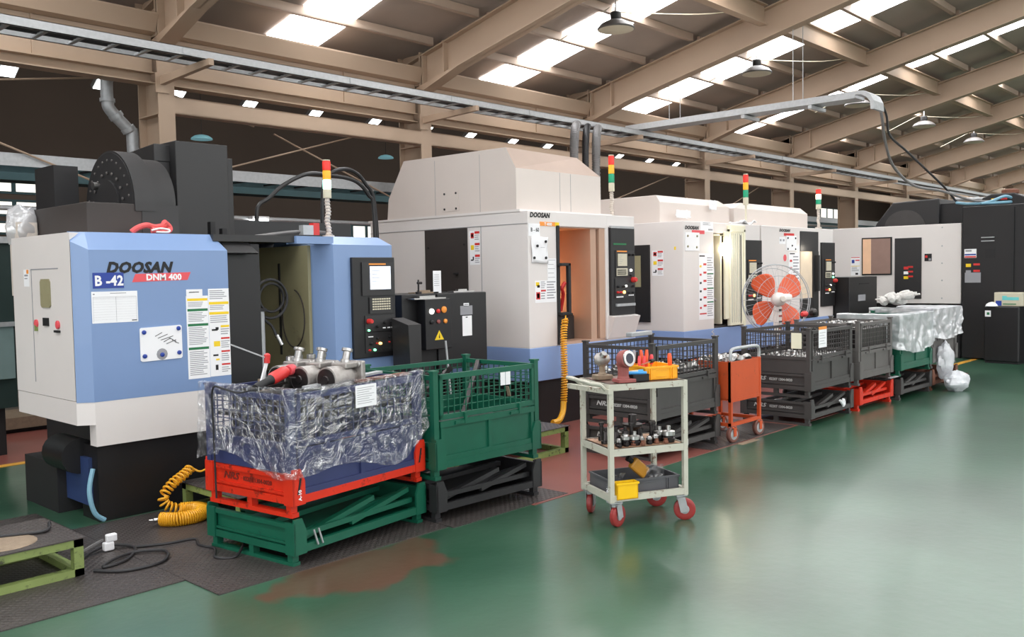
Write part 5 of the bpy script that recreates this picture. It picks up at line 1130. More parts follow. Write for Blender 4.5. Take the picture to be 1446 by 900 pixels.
t = thing('cable_tie_bundle', 'white strap knot in the folded dark grey crate', 'strap', (9.42, 3.93, .15)); G().tube(smoothpath([(9.36, 3.915, .19), (9.44, 3.91, .13), (9.47, 3.915, .17), (9.41, 3.905, .19), (9.43, 3.91, .12)], 6), .014, 7).build('strap', t, 'paper', smooth=True)
g = G(); g.box(6.9, 4.86, .99, 7.24, 4.93, 1.03); o = g.build('steel_channel', None, 'galv', bevel=.006); tag(o, 'grey steel channel lying on the back rim of the black mesh crate', 'bar')
# gloves and rags piled on the last crates
t = thing('glove_pile', 'pile of grey work gloves on top of the film-covered crates', 'gloves', L2W(ROOT[c7], (.1, .5, .8))); random.seed(4)
for i in range(9):
    a = random.uniform(0, 6.3); cx, cy = .22*math.cos(i*2.4), .12*math.sin(i*2.4); g = G()
    g.lathe([(.03, 0), (.05, .03), (.055, .09), (.05, .14), (.02, .16)], (cx, cy, .03+.012*i), (math.cos(a), math.sin(a), .25), 9)
    for f_ in range(4):
        b = a+(-.35+.23*f_); p = Vector((cx+.15*math.cos(a)+.03*math.cos(a+PI/2)*(f_-1.5)*.8, cy+.15*math.sin(a)+.03*math.sin(a+PI/2)*(f_-1.5)*.8, .065+.012*i)); g.cyl(p, p+Vector((math.cos(b), math.sin(b), .1))*.07, .014, 7, r2=.011)
    g.build('glove', t, 'glove', smooth=True, local=True)
t = thing('red_grip_pliers', 'red-handled tool lying on the rim between the far grey crates', 'tool', L2W(ROOT[c5], (.1, .72, .75))); G().lathe([(.02, 0), (.035, .04), (.035, .12), (.015, .16)], (0, 0, .03), (1, .1, 0), 10).build('grip', t, 'red', smooth=True, local=True); G().lathe([(.02, 0), (.05, .05), (.04, .14)], (.3, .02, .04), (1, .2, 0), 10).build('head', t, 'darksteel', smooth=True, local=True)
# white bag on the floor by the last stack
t = thing('plastic_bag', 'crumpled white plastic bag on the green floor by the last crate stack', 'bag', (12.45, 3.68, 0))
def blob(c, r, sd, fl_=0.0):
    def fn(u, v):
        a = 2*PI*u; b = PI*v; d = Vector((math.sin(b)*math.cos(a), math.sin(b)*math.sin(a), math.cos(b)))
        k = 1+.25*noise.noise(d*2.2+Vector((sd, 0, 0)))+.12*noise.noise(d*6+Vector((0, sd, 0)))
        return (c[0]+r[0]*d.x*k, c[1]+r[1]*d.y*k, max(fl_, c[2]+r[2]*d.z*k))
    return fn
G().grid(blob((12.30, 3.62, .12), (.24, .14, .13), 3), 28, 18).build('bag_body', t, 'bag', smooth=True); G().grid(blob((12.42, 3.80, .36), (.15, .10, .24), 8), 24, 18).build('bag_top', t, 'bag', smooth=True)
G().grid(blob((12.30, 3.63, .11), (.19, .10, .09), 5), 18, 12).build('bag_filling', t, 'paper', smooth=True)
tag(put(G().box(.75, -.02, .02, .98, .02, .03).build('film_scrap', None, 'film2', local=True), Matrix.Translation((10.0, 3.9, .27))), 'scrap of pale film hanging at the red folded crate', 'plastic film')

# ================================================================== IVORY TOOL CART
CR = math.atan2(-.25, .49)
ct = thing('tool_cart', 'chipped ivory three-shelf steel tool cart on red casters in the aisle', 'cart', (4.45, 3.31, 0), CR)
FC = ROOT[ct]; CL, CDp = .555, .435
for x in (0, CL-.03):
    for y in (0, CDp-.03): G().box(x, y, .165, x+.03, y+.03, .905).build('leg', ct, 'cartwhite', local=True)
for nm, z, rim, m in (('top_shelf', .865, .04, 'rust'), ('middle_shelf', .455, .045, 'cartshelf'), ('bottom_shelf', .17, .04, 'cartshelf')):
    g = G(); g.box(.03, 0.002, z, CL-.03, .028, z+rim).box(.03, CDp-.028, z, CL-.03, CDp-.002, z+rim).box(.002, .03, z, .028, CDp-.03, z+rim).box(CL-.028, .03, z, CL-.002, CDp-.03, z+rim)
    sh = g.build(nm, ct, 'cartwhite', local=True)
    zz = z+rim-.004 if nm != 'bottom_shelf' else z+.008
    G().box(.01, .01, zz-.006, CL-.01, CDp-.01, zz+.004).build('shelf_board', sh, m if nm != 'top_shelf' else mat('oily_brown_sheet', S(112,86,78), .4, .3, var=.2, scale=10), local=True)
G().tube(smoothpath([(0.0, .03, .86), (-.05, .02, .905), (-.10, .03, .915), (-.115, .10, .92), (-.115, .33, .92), (-.10, .40, .915), (-.05, .41, .905), (0, .40, .86)], 6), .012, 8).build('push_handle', ct, 'cartwhite', smooth=True, local=True)
G().bar((.005, -.01, .862), (-.09, .40, .862), .03, .03).build('loose_tube', ct, 'cartwhite', local=True)
for (x, y, a) in ((.03, .03, .5), (CL-.06, .03, -.5), (.03, CDp-.04, .9), (CL-.06, CDp-.04, -.4)):
    c_, s_ = math.cos(a), math.sin(a); ax = Vector((-s_, c_, 0)); cx, cy = x+.02+.03*c_, y+.01+.03*s_
    g = G(); g.box(x-.02, y-.02, .155, x+.06, y+.05, .165); g.cyl((x+.02, y+.015, .13), (x+.02, y+.015, .158), .02, 10)
    o_ = Vector((cx, cy, .07))
    for sgn in (-1, 1): g.bar(o_+ax*.026*sgn+Vector((-.02*c_, -.02*s_, .075)), o_+ax*.026*sgn-Vector((0, 0, .015)), .004, .05, up=tuple(Vector((c_, s_, 0))))
    g.bar(o_+Vector((-.02*c_, -.02*s_, .078))-ax*.03, o_+Vector((-.02*c_, -.02*s_, .078))+ax*.03, .05, .006)
    fk = g.build('caster_fork', ct, 'galv', local=True)
    G().lathe([(.045, -.018), (.062, -.018), (.07, -.012), (.07, .012), (.062, .018), (.045, .018)], o_, ax, 24).build('caster_tyre', fk, 'wheelred', smooth=True, local=True)
    G().lathe([(.012, -.024), (.02, -.02), (.05, -.014), (.05, .014), (.02, .02), (.012, .024)], o_, ax, 20).build('caster_hub', fk, 'galv', smooth=True, local=True)
G().box(CL+.001, .0, .485, CL+.002, .045, .525).build('paper_tag', ct, 'paper', local=True)
def atc(p): return L2W(FC, p)
def tote(name, label, cat, pos, rz, w, d, h, m, t_=.006, ribs=True, T=None):
    t = thing(name, label, cat, pos, rz)
    g = G(); g.box(0, 0, 0, w, d, t_).box(0, 0, 0, w, t_, h).box(0, d-t_, 0, w, d, h).box(0, 0, 0, t_, d, h).box(w-t_, 0, 0, w, d, h)
    b = g.build('bin_body', t, m, local=True)
    g = G(); g.box(-.006, -.006, h-.012, w+.006, .0, h).box(-.006, d, h-.012, w+.006, d+.006, h).box(-.006, 0, h-.012, 0, d, h).box(w, 0, h-.012, w+.006, d, h); g.build('bin_rim', t, m, local=True)
    if ribs:
        for x in (.03*w/.2, w-.03*w/.2-.006):
            g = G(); g.box(x, -.008, 0, x+.006, 0, h-.01).box(x-.014, -.008, 0, x-.008, 0, h-.01); g.build('bin_rib', t, m, local=True)
        g = G(); g.box(.06*w/.2+.01, -.005, h*.22, w-.06*w/.2-.01, -.001, h*.27).box(.06*w/.2+.01, -.005, h*.72, w-.06*w/.2-.01, -.001, h*.77); g.build('bin_ledge', t, m, local=True)
    return t
# on the top shelf
tb = tote('parts_bin', 'amber plastic bin of hand tools on the top shelf of the ivory cart', 'bin', atc((.29, .07, .909)), CR+.0, .235, .27, .085, 'binorange')
FB = ROOT[tb]
def pli(label, x, y, m, h, tilt, r=.011):
    t = thing('pliers', label, 'tool', L2W(FB, (x, y, .012)), CR, 'upright hand tools in the amber bin')
    for s_ in (-1, 1):
        G().lathe([(r*.7, 0), (r*.8, h*.3), (r*1.1, h*.5), (r*1.2, h*.8), (r*.8, h)], (s_*.012, 0, 0), (s_*.06+tilt, .05, 1), 10).build('handle', t, m if s_ < 0 else m, smooth=True, local=True)
    return t
pli('orange-handled pliers standing in the amber bin, tallest of the tools', .10, .19, 'fanorange', .165, 0)
pli('red-and-grey pliers standing at the back of the amber bin', .05, .15, 'redprint', .13, .1, .009)
for k, (x, y, m, h, lb) in enumerate(((.02, .20, 'greyink', .165, 'grey-handled screwdriver standing at the left of the amber bin'), (.05, .22, 'ink', .15, 'black-handled screwdriver standing in the amber bin'), (.15, .20, 'redprint', .13, 'red-handled screwdriver standing behind the orange pliers'))):
    t = thing('screwdriver', lb, 'tool', L2W(FB, (x, y, .012)), CR, 'upright hand tools in the amber bin'); G().cyl((0, 0, 0), (.004, 0, h*.55), .004, 8).build('blade', t, 'steel', local=True); G().lathe([(.008, h*.5), (.013, h*.55), (.013, h*.9), (.008, h)], (.004, 0, 0), (.03, 0, 1), 10).build('handle', t, m, smooth=True, local=True)
t = thing('file_tool', 'tool with a bright orange grip at the front right corner of the amber bin', 'tool', L2W(FB, (.205, .04, .02)), CR); G().lathe([(.011, .06), (.014, .08), (.014, .12), (.010, .14)], (0, 0, 0), (-.04, 0, 1), 12).build('handle', t, mat('bright_orange_grip', S(244,92,40), .4), smooth=True, local=True); G().cyl((0, 0, 0), (0, 0, .07), .004, 6).build('shank', t, 'steel', local=True)
t = thing('wrench', 'steel wrench lying across the top of the amber bin', 'tool', L2W(FB, (.0, .1, .088)), CR); G().bar((.02, -.02, .005), (.17, .10, .012), .012, .006).build('shaft', t, 'steel', local=True); G().lathe([(.012, 0), (.014, .05)], (.13, .068, .012), (1, .8, .05), 10).build('grip', t, 'ink', local=True)
t = thing('tool_tray', 'small black plastic tray in front of the amber bin', 'tray', atc((.185, .035, .909)), CR); g = G(); g.box(0, 0, 0, .115, .12, .004).box(0, 0, 0, .115, .004, .045).box(0, .116, 0, .115, .12, .045).box(0, 0, 0, .004, .12, .045).box(.111, 0, 0, .115, .12, .045); g.build('tray_body', t, 'ink', local=True)
G().box(.004, .004, .004, .111, .116, .03).build('foam_insert', t, 'dark', local=True)
for k, (p, q, m, lb) in enumerate((((.165, .09, .963), (.27, .06, .972), 'ivoryplastic', 'white marker lying on the small black tray'), ((.17, .07, .962), (.275, .055, .960), 'bluepen', 'blue marker lying on the small black tray'), ((.22, .10, .961), (.29, .05, .958), 'bluepen', 'second blue marker lying crosswise on the small black tray'))):
    t = thing('marker_pen', lb, 'pen', atc(p), 0, 'markers on the black tray'); p, q = Vector(atc(p)), Vector(atc(q)); d = q-p
    G().cyl(p, p+d*.7, .010, 10).build('barrel', t, m, smooth=True); G().cyl(p+d*.7, q, .0108, 10).build('cap', t, 'bluepen', smooth=True)
t = thing('red_casting', 'red-oxide cast elbow with a bright bored ring on the ivory cart top', 'casting', atc((.13, .06, .909)), CR)
g = G(); g.box(-.055, -.05, 0, .065, .05, .022); g.lathe([(.04, .02), (.034, .04), (.036, .09), (.045, .12)], (0, .0, 0), n=16); g.build('cast_body', t, 'primer', bevel=.004, local=True)
G().lathe([(.05, -.02), (.056, -.01), (.056, .03), (.04, .045)], (0, -.01, .145), (.35, -.9, .15), 20).build('cast_head', t, 'primer', smooth=True, local=True)
g = G(); hx = Vector((.35, -.9, .15)).normalized(); g.lathe([(.030, .030), (.052, .030), (.052, .020), (.030, .020), (.030, .030)], Vector((0, -.01, .145))-hx*.052, tuple(hx), 24); 
G().lathe([(.050, 0), (.050, .010), (.034, .011)], Vector((0, -.01, .145))+hx*.038, tuple(hx), 24).build('machined_ring', t, 'steel', smooth=True, local=True)
G().lathe([(.033, 0), (.032, .003)], Vector((0, -.01, .145))+hx*.0485, tuple(hx), 20).build('bore', t, mat('dark_blue_bore', S(36,38,58), .4), local=True)
t = thing('tan_casting', 'small tan cast bracket with a shiny knuckle at the back corner of the cart top', 'casting', atc((.08, .26, .909)), CR)
g = G(); g.box(-.05, -.04, 0, .06, .05, .03); g.lathe([(.03, .03), (.02, .05), (.02, .08), (.03, .10)], n=12); g.build('cast_foot', t, 'castbrown', bevel=.004, local=True)
G().lathe([(.02, -.05), (.04, -.03), (.045, 0), (.04, .03), (.02, .05)], (0, 0, .13), (.9, -.3, .1), 14).build('knuckle', t, 'cast', smooth=True, local=True); G().lathe([(.015, 0), (.026, .01), (.02, .03)], (-.01, -.03, .15), (.1, -.6, .7), 12).build('boss', t, 'steel', smooth=True, local=True)
# tool holders on the middle shelf
random.seed(17)
def holder(label, x, y, kind, sc=1.0):
    t = thing('tool_holder', label, 'tool holder', atc((x, y, .503)), random.uniform(-.3, .3), 'tool holders on the middle shelf')
    if kind == 'ring': P = [(.026, 0), (.026, .022), (.021, .024), (.021, .03), (.026, .032), (.026, .048), (.018, .05), (.016, .06)]; m = 'steel'
    elif kind == 'cone': P = [(.03, 0), (.03, .018), (.024, .02), (.016, .075), (.01, .08), (.01, .10)]; m = 'darksteel'
    elif kind == 'arbor': P = [(.022, 0), (.022, .03), (.012, .033), (.012, .10), (.018, .103), (.018, .12)]; m = 'darksteel'
    elif kind == 'cutter': P = [(.022, 0), (.022, .05), (.028, .055), (.065, .085), (.066, .1), (.028, .104), (.027, .16), (.02, .163)]; m = 'darksteel'
    else: P = [(.034, 0), (.036, .02), (.030, .024), (.030, .034), (.036, .038), (.036, .06), (.024, .064), (.012, .066), (.012, .09)]; m = 'steel'
    P = [(r*sc, z*sc) for r, z in P]; k = max(1, len(P)//2)
    G().lathe(P[:k+1], n=16).build('shank', t, 'darksteel', smooth=True, local=True)
    G().lathe(P[k:], n=16).build('collar', t, m, smooth=True, local=True)
front = [('ring', .10, 'first'), ('ring', .155, 'second'), ('big', .215, 'third'), ('ring', .27, 'fourth'), ('ring', .32, 'fifth'), ('ring', .37, 'sixth'), ('big', .46, 'last and biggest')]
for k, (kd, x, w) in enumerate(front): holder('bright collar tool holder, %s along the front row of the cart middle shelf' % w, x, .08+.012*(k % 2), kd, [.8, 1.15, .95, .8, .8, .9, 1.15][k])
for k, (kd, x, y, w) in enumerate((('cutter', .30, .27, 'wide black face cutter standing tallest on the cart middle shelf'), ('arbor', .42, .22, 'slim dark arbor standing right of the face cutter on the cart'), ('arbor', .385, .17, 'slim bright-topped arbor before the dark arbor on the cart'), ('big', .43, .145, 'thick bright collar holder behind the front row on the cart'), ('cone', .07, .20, 'dark cone holder at the left end of the cart middle shelf'), ('cone', .13, .17, 'dark cone holder second from the left on the cart middle shelf'), ('cone', .20, .18, 'dark cone holder in the middle of the cart shelf'), ('arbor', .09, .30, 'dark arbor at the back left of the cart middle shelf'), ('ring', .20, .29, 'dull ring holder at the back of the cart middle shelf'), ('cone', .36, .30, 'dark cone holder at the back beside the face cutter'), ('cone', .47, .28, 'dark cone holder at the back right of the cart shelf'), ('arbor', .25, .19, 'thin dark arbor just before the wide face cutter'))): holder(w, x, y, kd, 1.0)
random.seed(41)
for k in range(7):
    x, y = .09+.055*k, .045+.01*(k % 3); w = ['first', 'second', 'third', 'fourth', 'fifth', 'sixth', 'seventh'][k]
    t = thing('rusty_nut', 'rust-brown nut lying at the front edge of the cart middle shelf, %s from the left' % w, 'nut', atc((x, y, .503)), k, 'rusty nuts on the cart middle shelf')
    G().lathe([(.017, 0), (.018, .012), (.012, .018), (.012, .03)], n=6).build('nut_body', t, random.choice(['rust', 'darksteel', 'rust']), local=True)
# on the bottom shelf
tg = tote('tote_box', 'grey plastic tote on the bottom shelf of the ivory cart', 'box', atc((.045, .06, .182)), CR, .475, .33, .105, 'tray')
ty = tote('parts_bin', 'small yellow open bin on the bottom shelf at the front of the ivory cart', 'bin', atc((.045, -.008, .183)), CR, .145, .06, .105, 'binyellow', ribs=False)
G().box(.008, .008, .01, .137, .052, .085).build('dark_contents', ty, 'dark', local=True)
t = thing('oil_bottle', 'amber plastic bottle tipped over the grey tote on the ivory cart', 'bottle', atc((.30, .20, .33)), CR); g = G(); g.box(-.04, -.025, -.075, .04, .025, .055); b = g.build('bottle_body', t, mat('amber_bottle_plastic', S(206,146,52), .35), bevel=.012, local=True); G().lathe([(.016, .055), (.016, .085), (.02, .085), (.02, .10)], n=12).build('cap', t, 'ink', local=True); t.rotation_euler = (0, -.85, CR)
film_o = G().grid(lambda u, v: atc((.34+.13*u, .16+.03*noise.noise(Vector((u*5, v*4, 2))), .20+.16*v-.02*u)), 12, 10).build('plastic_sheet', None, 'film', smooth=True); tag(film_o, 'clear plastic sheet standing in the grey tote on the cart', 'plastic film')
film_o = G().grid(lambda u, v: atc((.03+.10*u+.02*v, .10+.03*math.sin(v*4)+.02*noise.noise(Vector((u*5, v*4, 7))), .2+.13*v)), 12, 10).build('plastic_sheet', None, 'film', smooth=True); tag(film_o, 'clear plastic scrap behind the small yellow bin on the cart', 'plastic film')

# ================================================================== ORANGE CART
oc = thing('parts_cart', 'orange box cart with a bare steel handle between the dark mesh crates', 'cart', (7.42, 4.13, 0), 0)
g = G(); g.box(0, 0, .40, .58, .012, .75).box(0, .43, .40, .58, .442, .75).box(0, 0, .40, .012, .44, .75).box(.568, 0, .40, .58, .44, .75).box(0, 0, .39, .58, .44, .405); g.build('box_body', oc, 'orangebox', local=True)
for x in (0, .55):
    for y in (-.004, .415): G().box(x, y, .15, x+.03, y+.03, .76 if y < 0 else .75).build('post', oc, 'orangebox', local=True)
g = G(); g.box(0, -.003, .375, .58, .03, .405).box(0, -.003, .15, .58, .03, .18).box(0, .41, .15, .58, .44, .18).box(0, 0, .15, .03, .44, .18).box(.55, 0, .15, .58, .44, .18); g.build('lower_frame', oc, 'orangebox', local=True)
G().tube(smoothpath([(.015, .01, .75), (.015, .01, .82), (.06, .01, .865), (.3, .01, .87), (.52, .01, .865), (.565, .01, .82), (.565, .01, .75)], 6), .016, 8).build('push_handle', oc, 'galv', smooth=True, local=True)
for x in (.0, .50):
    for y in (.0, .40):
        o_ = Vector((x+.03-.06*(x == 0)*0, y, .078)); g = G(); g.box(x, y-.02, .135, x+.07, y+.04, .15)
        for sgn in (-1, 1): g.bar((x+.03, y+.028*sgn, .14), (x+.03, y+.028*sgn, .06), .004, .05, up=(1, 0, 0))
        fk = g.build('caster_fork', oc, 'orangebox', local=True)
        G().lathe([(.04, -.02), (.07, -.02), (.078, -.012), (.078, .012), (.07, .02), (.04, .02)], o_, (.15, 1, 0), 22).build('caster_tyre', fk, 'wheelrust', smooth=True, local=True)
        G().lathe([(.012, -.026), (.05, -.02), (.05, .02), (.012, .026)], o_, (.15, 1, 0), 18).build('caster_hub', fk, 'galv', smooth=True, local=True)
random.seed(12); base = None
for i in range(4):
    for j in range(3):
        loc = (7.42+.09+.13*i, 4.13+.09+.12*j, .73)
        if base is None:
            base = thing('bearing_casting', 'bright ring casting heaped in the orange box cart', 'casting', loc, 0, 'bright castings in the orange box cart'); G().lathe([(.03, 0), (.05, .004), (.05, .03), (.036, .034), (.036, .05), (.026, .052)], n=12).build('ring', base, 'steel', smooth=True, local=True); G().lathe([(.026, 0), (.024, .002)], (0, 0, .052), n=10).build('bore', base, 'dark', local=True)
        else:
            c = copy_tree(base, loc=loc); c.rotation_euler = (random.uniform(-.7, .7), random.uniform(-.7, .7), 0)
tag(G().box(7.45, 4.16, .41, 7.97, 4.54, .73).build('packing_insert', None, 'darksteel'), 'dark packing block under the castings in the orange cart', 'insert')
tag(G().box(7.40, 4.0, 0, 7.72, 4.06, .004).build('tape_patch', None, 'castbrown'), 'tan patch of worn tape on the green floor before the orange cart', 'tape')

# ================================================================== PLATFORMS, PLATES, HOSES, CABLES
def platform(label, x0, y0, x1, y1, h, group=None):
    t = thing('operator_platform', label, 'platform', (x0, y0, 0), 0, group)
    for nm, (a, b, c, d) in (('frame_rail', (x0, y0, x1, y0+.05)), ('frame_rail', (x0, y1-.05, x1, y1)), ('frame_rail', (x0, y0, x0+.05, y1)), ('frame_rail', (x1-.05, y0, x1, y1))):
        G().box(a, b, h-.05, c, d, h-.006).build(nm, t, 'limegreen'); G().box(a, b, 0, c, d, .045).build('floor_rail', t, 'limegreen')
    for x in (x0, x1-.05):
        for y in (y0, y1-.05): G().box(x, y, .04, x+.05, y+.05, h-.04).build('leg', t, 'limegreen')
    G().box(x0-.01, y0-.01, h-.006, x1+.01, y1+.01, h).build('deck_plate', t, 'tread'); return t
platform('low lime-green platform with a dark deck at the front left corner', -.4, 5.0, 1.95, 5.58, .215)
platform('low lime-green platform behind the red-skirted crate at the blue machine', 2.98, 5.15, 4.5, 5.90, .20)
platform('low lime-green platform before the big grey machine with the amber chamber', 5.1, 5.05, 6.18, 5.85, .24)
pk = 0
for (x0, y0, x1, y1, z, lb) in ((-1.0, 4.49, 2.265, 6.6, .006, 'brown tread plate on the floor under the low platform at the lower left'), (2.268, 4.145, 3.85, 5.98, .006, 'grey tread plate on the floor under the green and red crates'), (3.86, 4.10, 5.0, 5.98, .005, 'tread plate on the floor behind the green mesh crate'), (7.0, 4.08, 8.62, 4.8, .006, 'tread plate on the floor under the orange cart')):
    o = tag(G().box(x0, y0, 0, x1, y1, z).build('tread_plate', None, 'tread'), lb, 'floor plate')
# rub of the floor edge strip
def coil(path, R, r, turns, n=14):
    P = smoothpath(path, 30); L = [0]
    for i in range(1, len(P)): L.append(L[-1]+(P[i]-P[i-1]).length)
    out = []; N = int(turns*n)
    for k in range(N+1):
        d = L[-1]*k/N; i = 1
        while i < len(L)-1 and L[i] < d: i += 1
        f_ = (d-L[i-1])/max(1e-6, L[i]-L[i-1]); q = P[i-1].lerp(P[i], f_); tt = (P[i]-P[i-1]).normalized(); u = tt.cross(Vector((0,0,1)) if abs(tt.z) < .9 else Vector((1,0,0))).normalized(); w = tt.cross(u); a = 2*PI*k/n
        out.append(q+(u*math.cos(a)+w*math.sin(a))*(R(k/N) if callable(R) else R))
    return out
t = thing('air_hose', 'yellow coiled air hose lying on the tread plate by the black machine base', 'hose', (2.85, 5.6, 0))
g = G(); g.tube(coil([(3.02, 5.84, .30), (2.956, 5.82, .265), (2.86, 5.80, .22), (2.79, 5.79, .15), (2.80, 5.78, .09), (2.88, 5.75, .05)], .030, .007, 15), .0075, 7)
g.tube(coil([(2.88, 5.75, .05), (2.97, 5.69, .048), (2.97, 5.58, .048), (2.88, 5.51, .048), (2.76, 5.52, .048), (2.68, 5.61, .048)], .040, .007, 44, 12), .0075, 6)
g.tube(smoothpath([(3.02, 5.84, .30), (3.06, 5.80, .27), (3.13, 5.78, .29), (3.22, 5.77, .31)], 6), .007, 6)
g.build('coil', t, 'hoseyellow', smooth=True)
G().lathe([(.014, 0), (.014, .03), (.008, .035), (.008, .06)], (2.67, 5.62, .045), (-.9, .35, .05), 10).build('coupling', t, 'steel', smooth=True)
t = thing('air_hose', 'yellow coiled air hose hanging from the amber chamber of the big grey machine', 'hose', (7.15, 5.85, .3))
g = G(); g.tube(coil([(7.22, 5.92, 1.12), (7.17, 5.90, 1.0), (7.14, 5.88, .8), (7.12, 5.86, .5), (7.10, 5.86, .28)], .030, .007, 34, 12), .0075, 6)
g.tube(smoothpath([(7.10, 5.86, .28), (7.06, 5.84, .18), (6.95, 5.80, .11), (6.85, 5.80, .10)], 8), .03, 8)
g.tube(smoothpath([(7.22, 5.92, 1.12), (7.26, 5.95, 1.16), (7.30, 6.02, 1.18)], 6), .007, 6); g.build('coil', t, 'hoseyellow', smooth=True)
hose('extension_cable', [(1.5, 5.4, .225), (1.7, 5.3, .225), (1.85, 5.25, .225), (1.93, 5.42, .222), (1.97, 5.5, .16), (2.0, 5.52, .012)], .009, 'cable', 'black cord crossing the dark deck of the low platform', n=8)
hose('extension_cable', [(1.99, 5.2, .015), (2.10, 5.32, .02), (2.24, 5.36, .03), (2.34, 5.25, .015), (2.20, 5.05, .015), (2.06, 5.02, .015), (2.15, 5.10, .02), (2.30, 5.14, .02), (2.42, 5.02, .02), (2.32, 4.86, .015), (2.12, 4.86, .015), (2.0, 5.0, .015)], .009, 'cable', 'looped black cord lying on the tread plate beside the low platform', n=10)
hose('extension_cable', [(2.34, 5.26, .015), (2.5, 5.18, .012), (2.66, 5.14, .012), (2.62, 5.0, .012), (2.64, 4.86, .012), (2.56, 4.70, .012), (2.64, 4.62, .015), (2.76, 4.72, .06)], .008, 'cable', 'thin black cord running to the foot of the green folded crate', n=10)
t = thing('power_plug', 'white plug standing on the looped black cord', 'plug', (2.22, 5.33, .01)); G().box(-.03, -.02, 0, .03, .02, .05).build('plug_body', t, 'paper', bevel=.008, local=True); G().box(-.012, -.018, .05, .05, .018, .095).build('socket_head', t, 'paper', bevel=.008, local=True); G().bar((-.03, 0, .07), (-.22, -.06, .03), .012, .012).build('cord_end', t, 'greycable', local=True)
tag(G().lathe([(.16, 0), (.155, .004)], (1.62, 5.2, .216), n=26).build('rag_patch', None, 'castbrown'), 'round pale worn pad on the dark deck of the low platform', 'pad')

# ================================================================== FAN
fn = thing('pedestal_fan', 'standing fan with orange blades and white motor behind the dark mesh crates', 'fan', (10.03, 4.98, 0))
hd_ = Vector((-.62, -.78, .06)).normalized(); fc = Vector((10.03, 4.98, 1.235)); ua = hd_.cross(Vector((0, 0, 1))).normalized(); ub = ua.cross(hd_).normalized()
RF = .42
g = G()
def ring(r, off): return [fc+hd_*off+(ua*math.cos(a)+ub*math.sin(a))*r for a in [2*PI*i/40 for i in range(40)]]
g.tube(ring(RF, 0), .007, 6, closed=True); g.tube(ring(RF*.98, .06), .004, 5, closed=True); g.tube(ring(RF*.66, .095), .003, 5, closed=True); g.tube(ring(RF*.35, .10), .003, 5, closed=True); g.tube(ring(RF*.9, -.08), .004, 5, closed=True)
for i in range(36):
    a = 2*PI*i/36; d = ua*math.cos(a)+ub*math.sin(a)
    g.tube([fc+hd_*.10+d*.09, fc+hd_*.098+d*RF*.6, fc+hd_*.06+d*RF*.95, fc+d*RF], .0015, 4)
    if i % 2 == 0: g.tube([fc+d*RF, fc-hd_*.09+d*RF*.85, fc-hd_*.11+d*.1], .0015, 4)
g.build('wire_guard', fn, 'galv', kind='stuff')
for b_ in range(4):
    a0 = b_*PI/2+.72; g = G()
    ea = ua*math.cos(a0)+ub*math.sin(a0); eb = -ua*math.sin(a0)+ub*math.cos(a0)
    def bl(u, v):
        t_ = PI*u; hw = .155*math.sin(t_)**.55*(.62+.38*u); w_ = (v-.5)*2*hw
        return fc+hd_*(.01+.22*w_)+ea*(.05+.33*u)+eb*(w_+.05*math.sin(t_))
    g.grid(bl, 12, 10); o = g.build('blade', fn, 'fanorange', smooth=True); o.modifiers.new('t', 'SOLIDIFY').thickness = .006
G().lathe([(.03, .02), (.075, .03), (.085, .06), (.08, .12), (.055, .16), (.03, .19)], fc, tuple(hd_), 20).build('motor', fn, 'fanwhite', smooth=True)
G().lathe([(.03, .0), (.04, .005), (.03, .02)], fc+hd_*.185, tuple(hd_), 16).build('motor_cap', fn, 'tape', smooth=True)
g = G(); g.bar(fc+hd_*.06+ua*-.16+ub*.02, fc+hd_*.10+ub*.02, .10, .09, up=(0, 0, 1)); g.build('motor_housing', fn, 'fanwhite', bevel=.03)
g = G(); g.bar(fc+Vector((-.03, -.04, -.08)), fc+Vector((-.03, -.04, -.42)), .085, .07, up=(1, 0, 0)); g.build('neck', fn, 'fanwhite', bevel=.012)
for i in range(4): G().box(9.96, 4.895, 1.10-.07*i, 10.02, 4.905, 1.125-.07*i).build('speed_button', fn, 'ink' if i % 2 == 0 else 'primer')
G().cyl((10.0, 4.94, .03), (10.0, 4.94, .84), .018, 10).build('pole', fn, 'galv', smooth=True); G().lathe([(.2, 0), (.2, .02), (.05, .035)], (10.0, 4.94, 0), n=24).build('base', fn, 'fanwhite', smooth=True)

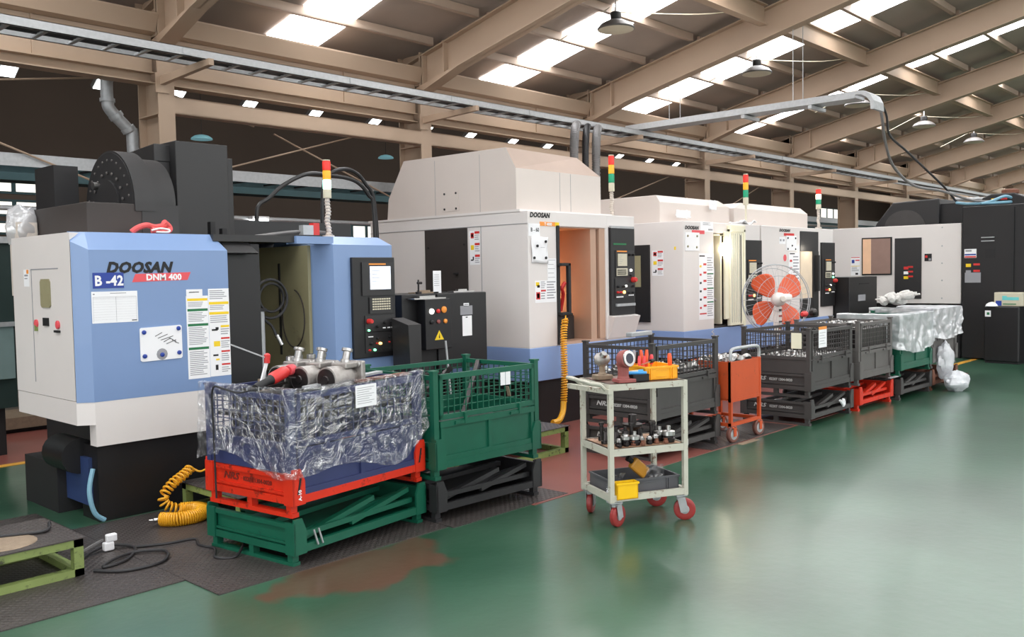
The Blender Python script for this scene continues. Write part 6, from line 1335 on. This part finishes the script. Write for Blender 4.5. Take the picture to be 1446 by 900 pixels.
# ================================================================== SHAPES OF THE NEXT HALL (seen in gaps)
t = thing('far_machine', 'dark green machine cabinet with a glass front, at the left edge behind B-42', 'machine', (2.2, 9.0, 0))
G().box(1.3, 9.0, .45, 2.98, 9.9, 2.0).build('cabinet_body', t, mat('dark_green_enamel', S(36,52,50), .5)); G().box(1.4, 8.97, .72, 2.96, 9.0, 1.2).build('glass_front', t, mat('pale_glass_panel', S(120,140,140), .2)); G().box(1.3, 8.95, 1.2, 2.98, 9.0, 1.24).build('trim_bar', t, 'galv'); G().box(1.3, 8.97, 1.96, 2.98, 9.0, 2.02).build('top_trim', t, 'galv'); G().box(1.35, 9.1, 0, 2.9, 9.85, .45).build('base', t, 'dark')
t = thing('board_stack', 'tan boards lying low on the red floor at the left edge', 'boards', (2.5, 9.9, 0))
for i in range(3): G().box(3.0, 10.3, .05+.04*i, 4.3-.1*i, 11.0, .09+.04*i).build('board', t, 'castbrown')
G().box(3.05, 10.35, 0, 4.2, 10.95, .05).build('skid', t, 'dark')
for k, (x0, x1, y, z, m, lb) in enumerate(((6.3, 9.2, 13.5, 2.2, 'black', 'long black machine enclosure in the next hall behind the signal light'), (17.5, 23.5, 14.5, 2.5, 'brownblack', 'brown-black enclosure in the next hall behind the cream hoods'), (28, 33, 15, 2.3, 'black2', 'charcoal enclosure in the next hall behind the far columns'))):
    t = thing('far_machine', lb, 'machine', (x0, y, 0)); G().box(x0, y, .4, x1, y+2, z).build('enclosure', t, m); G().box(x0+.1, y+.1, 0, x1-.1, y+1.9, .4).build('base', t, 'dark'); G().box(x0+.4, y-.03, 1.0, x0+1.2, y, z-.2).build('door', t, 'black2')
    G().box(x0+1.5, y+.4, z, x0+2.3, y+1.2, z+.35).build('top_unit', t, 'black2')
t = thing('power_bag', 'grey plastic-wrapped bundle standing behind the top of the white cabinet', 'bundle', (2.3, 7.15, 1.6)); G().grid(blob((2.52, 7.35, 2.02), (.12, .08, .16), 6), 16, 12).build('wrap', t, 'film2', smooth=True); G().box(2.45, 7.28, 1.5, 2.6, 7.42, 2.05).build('post', t, 'tape')
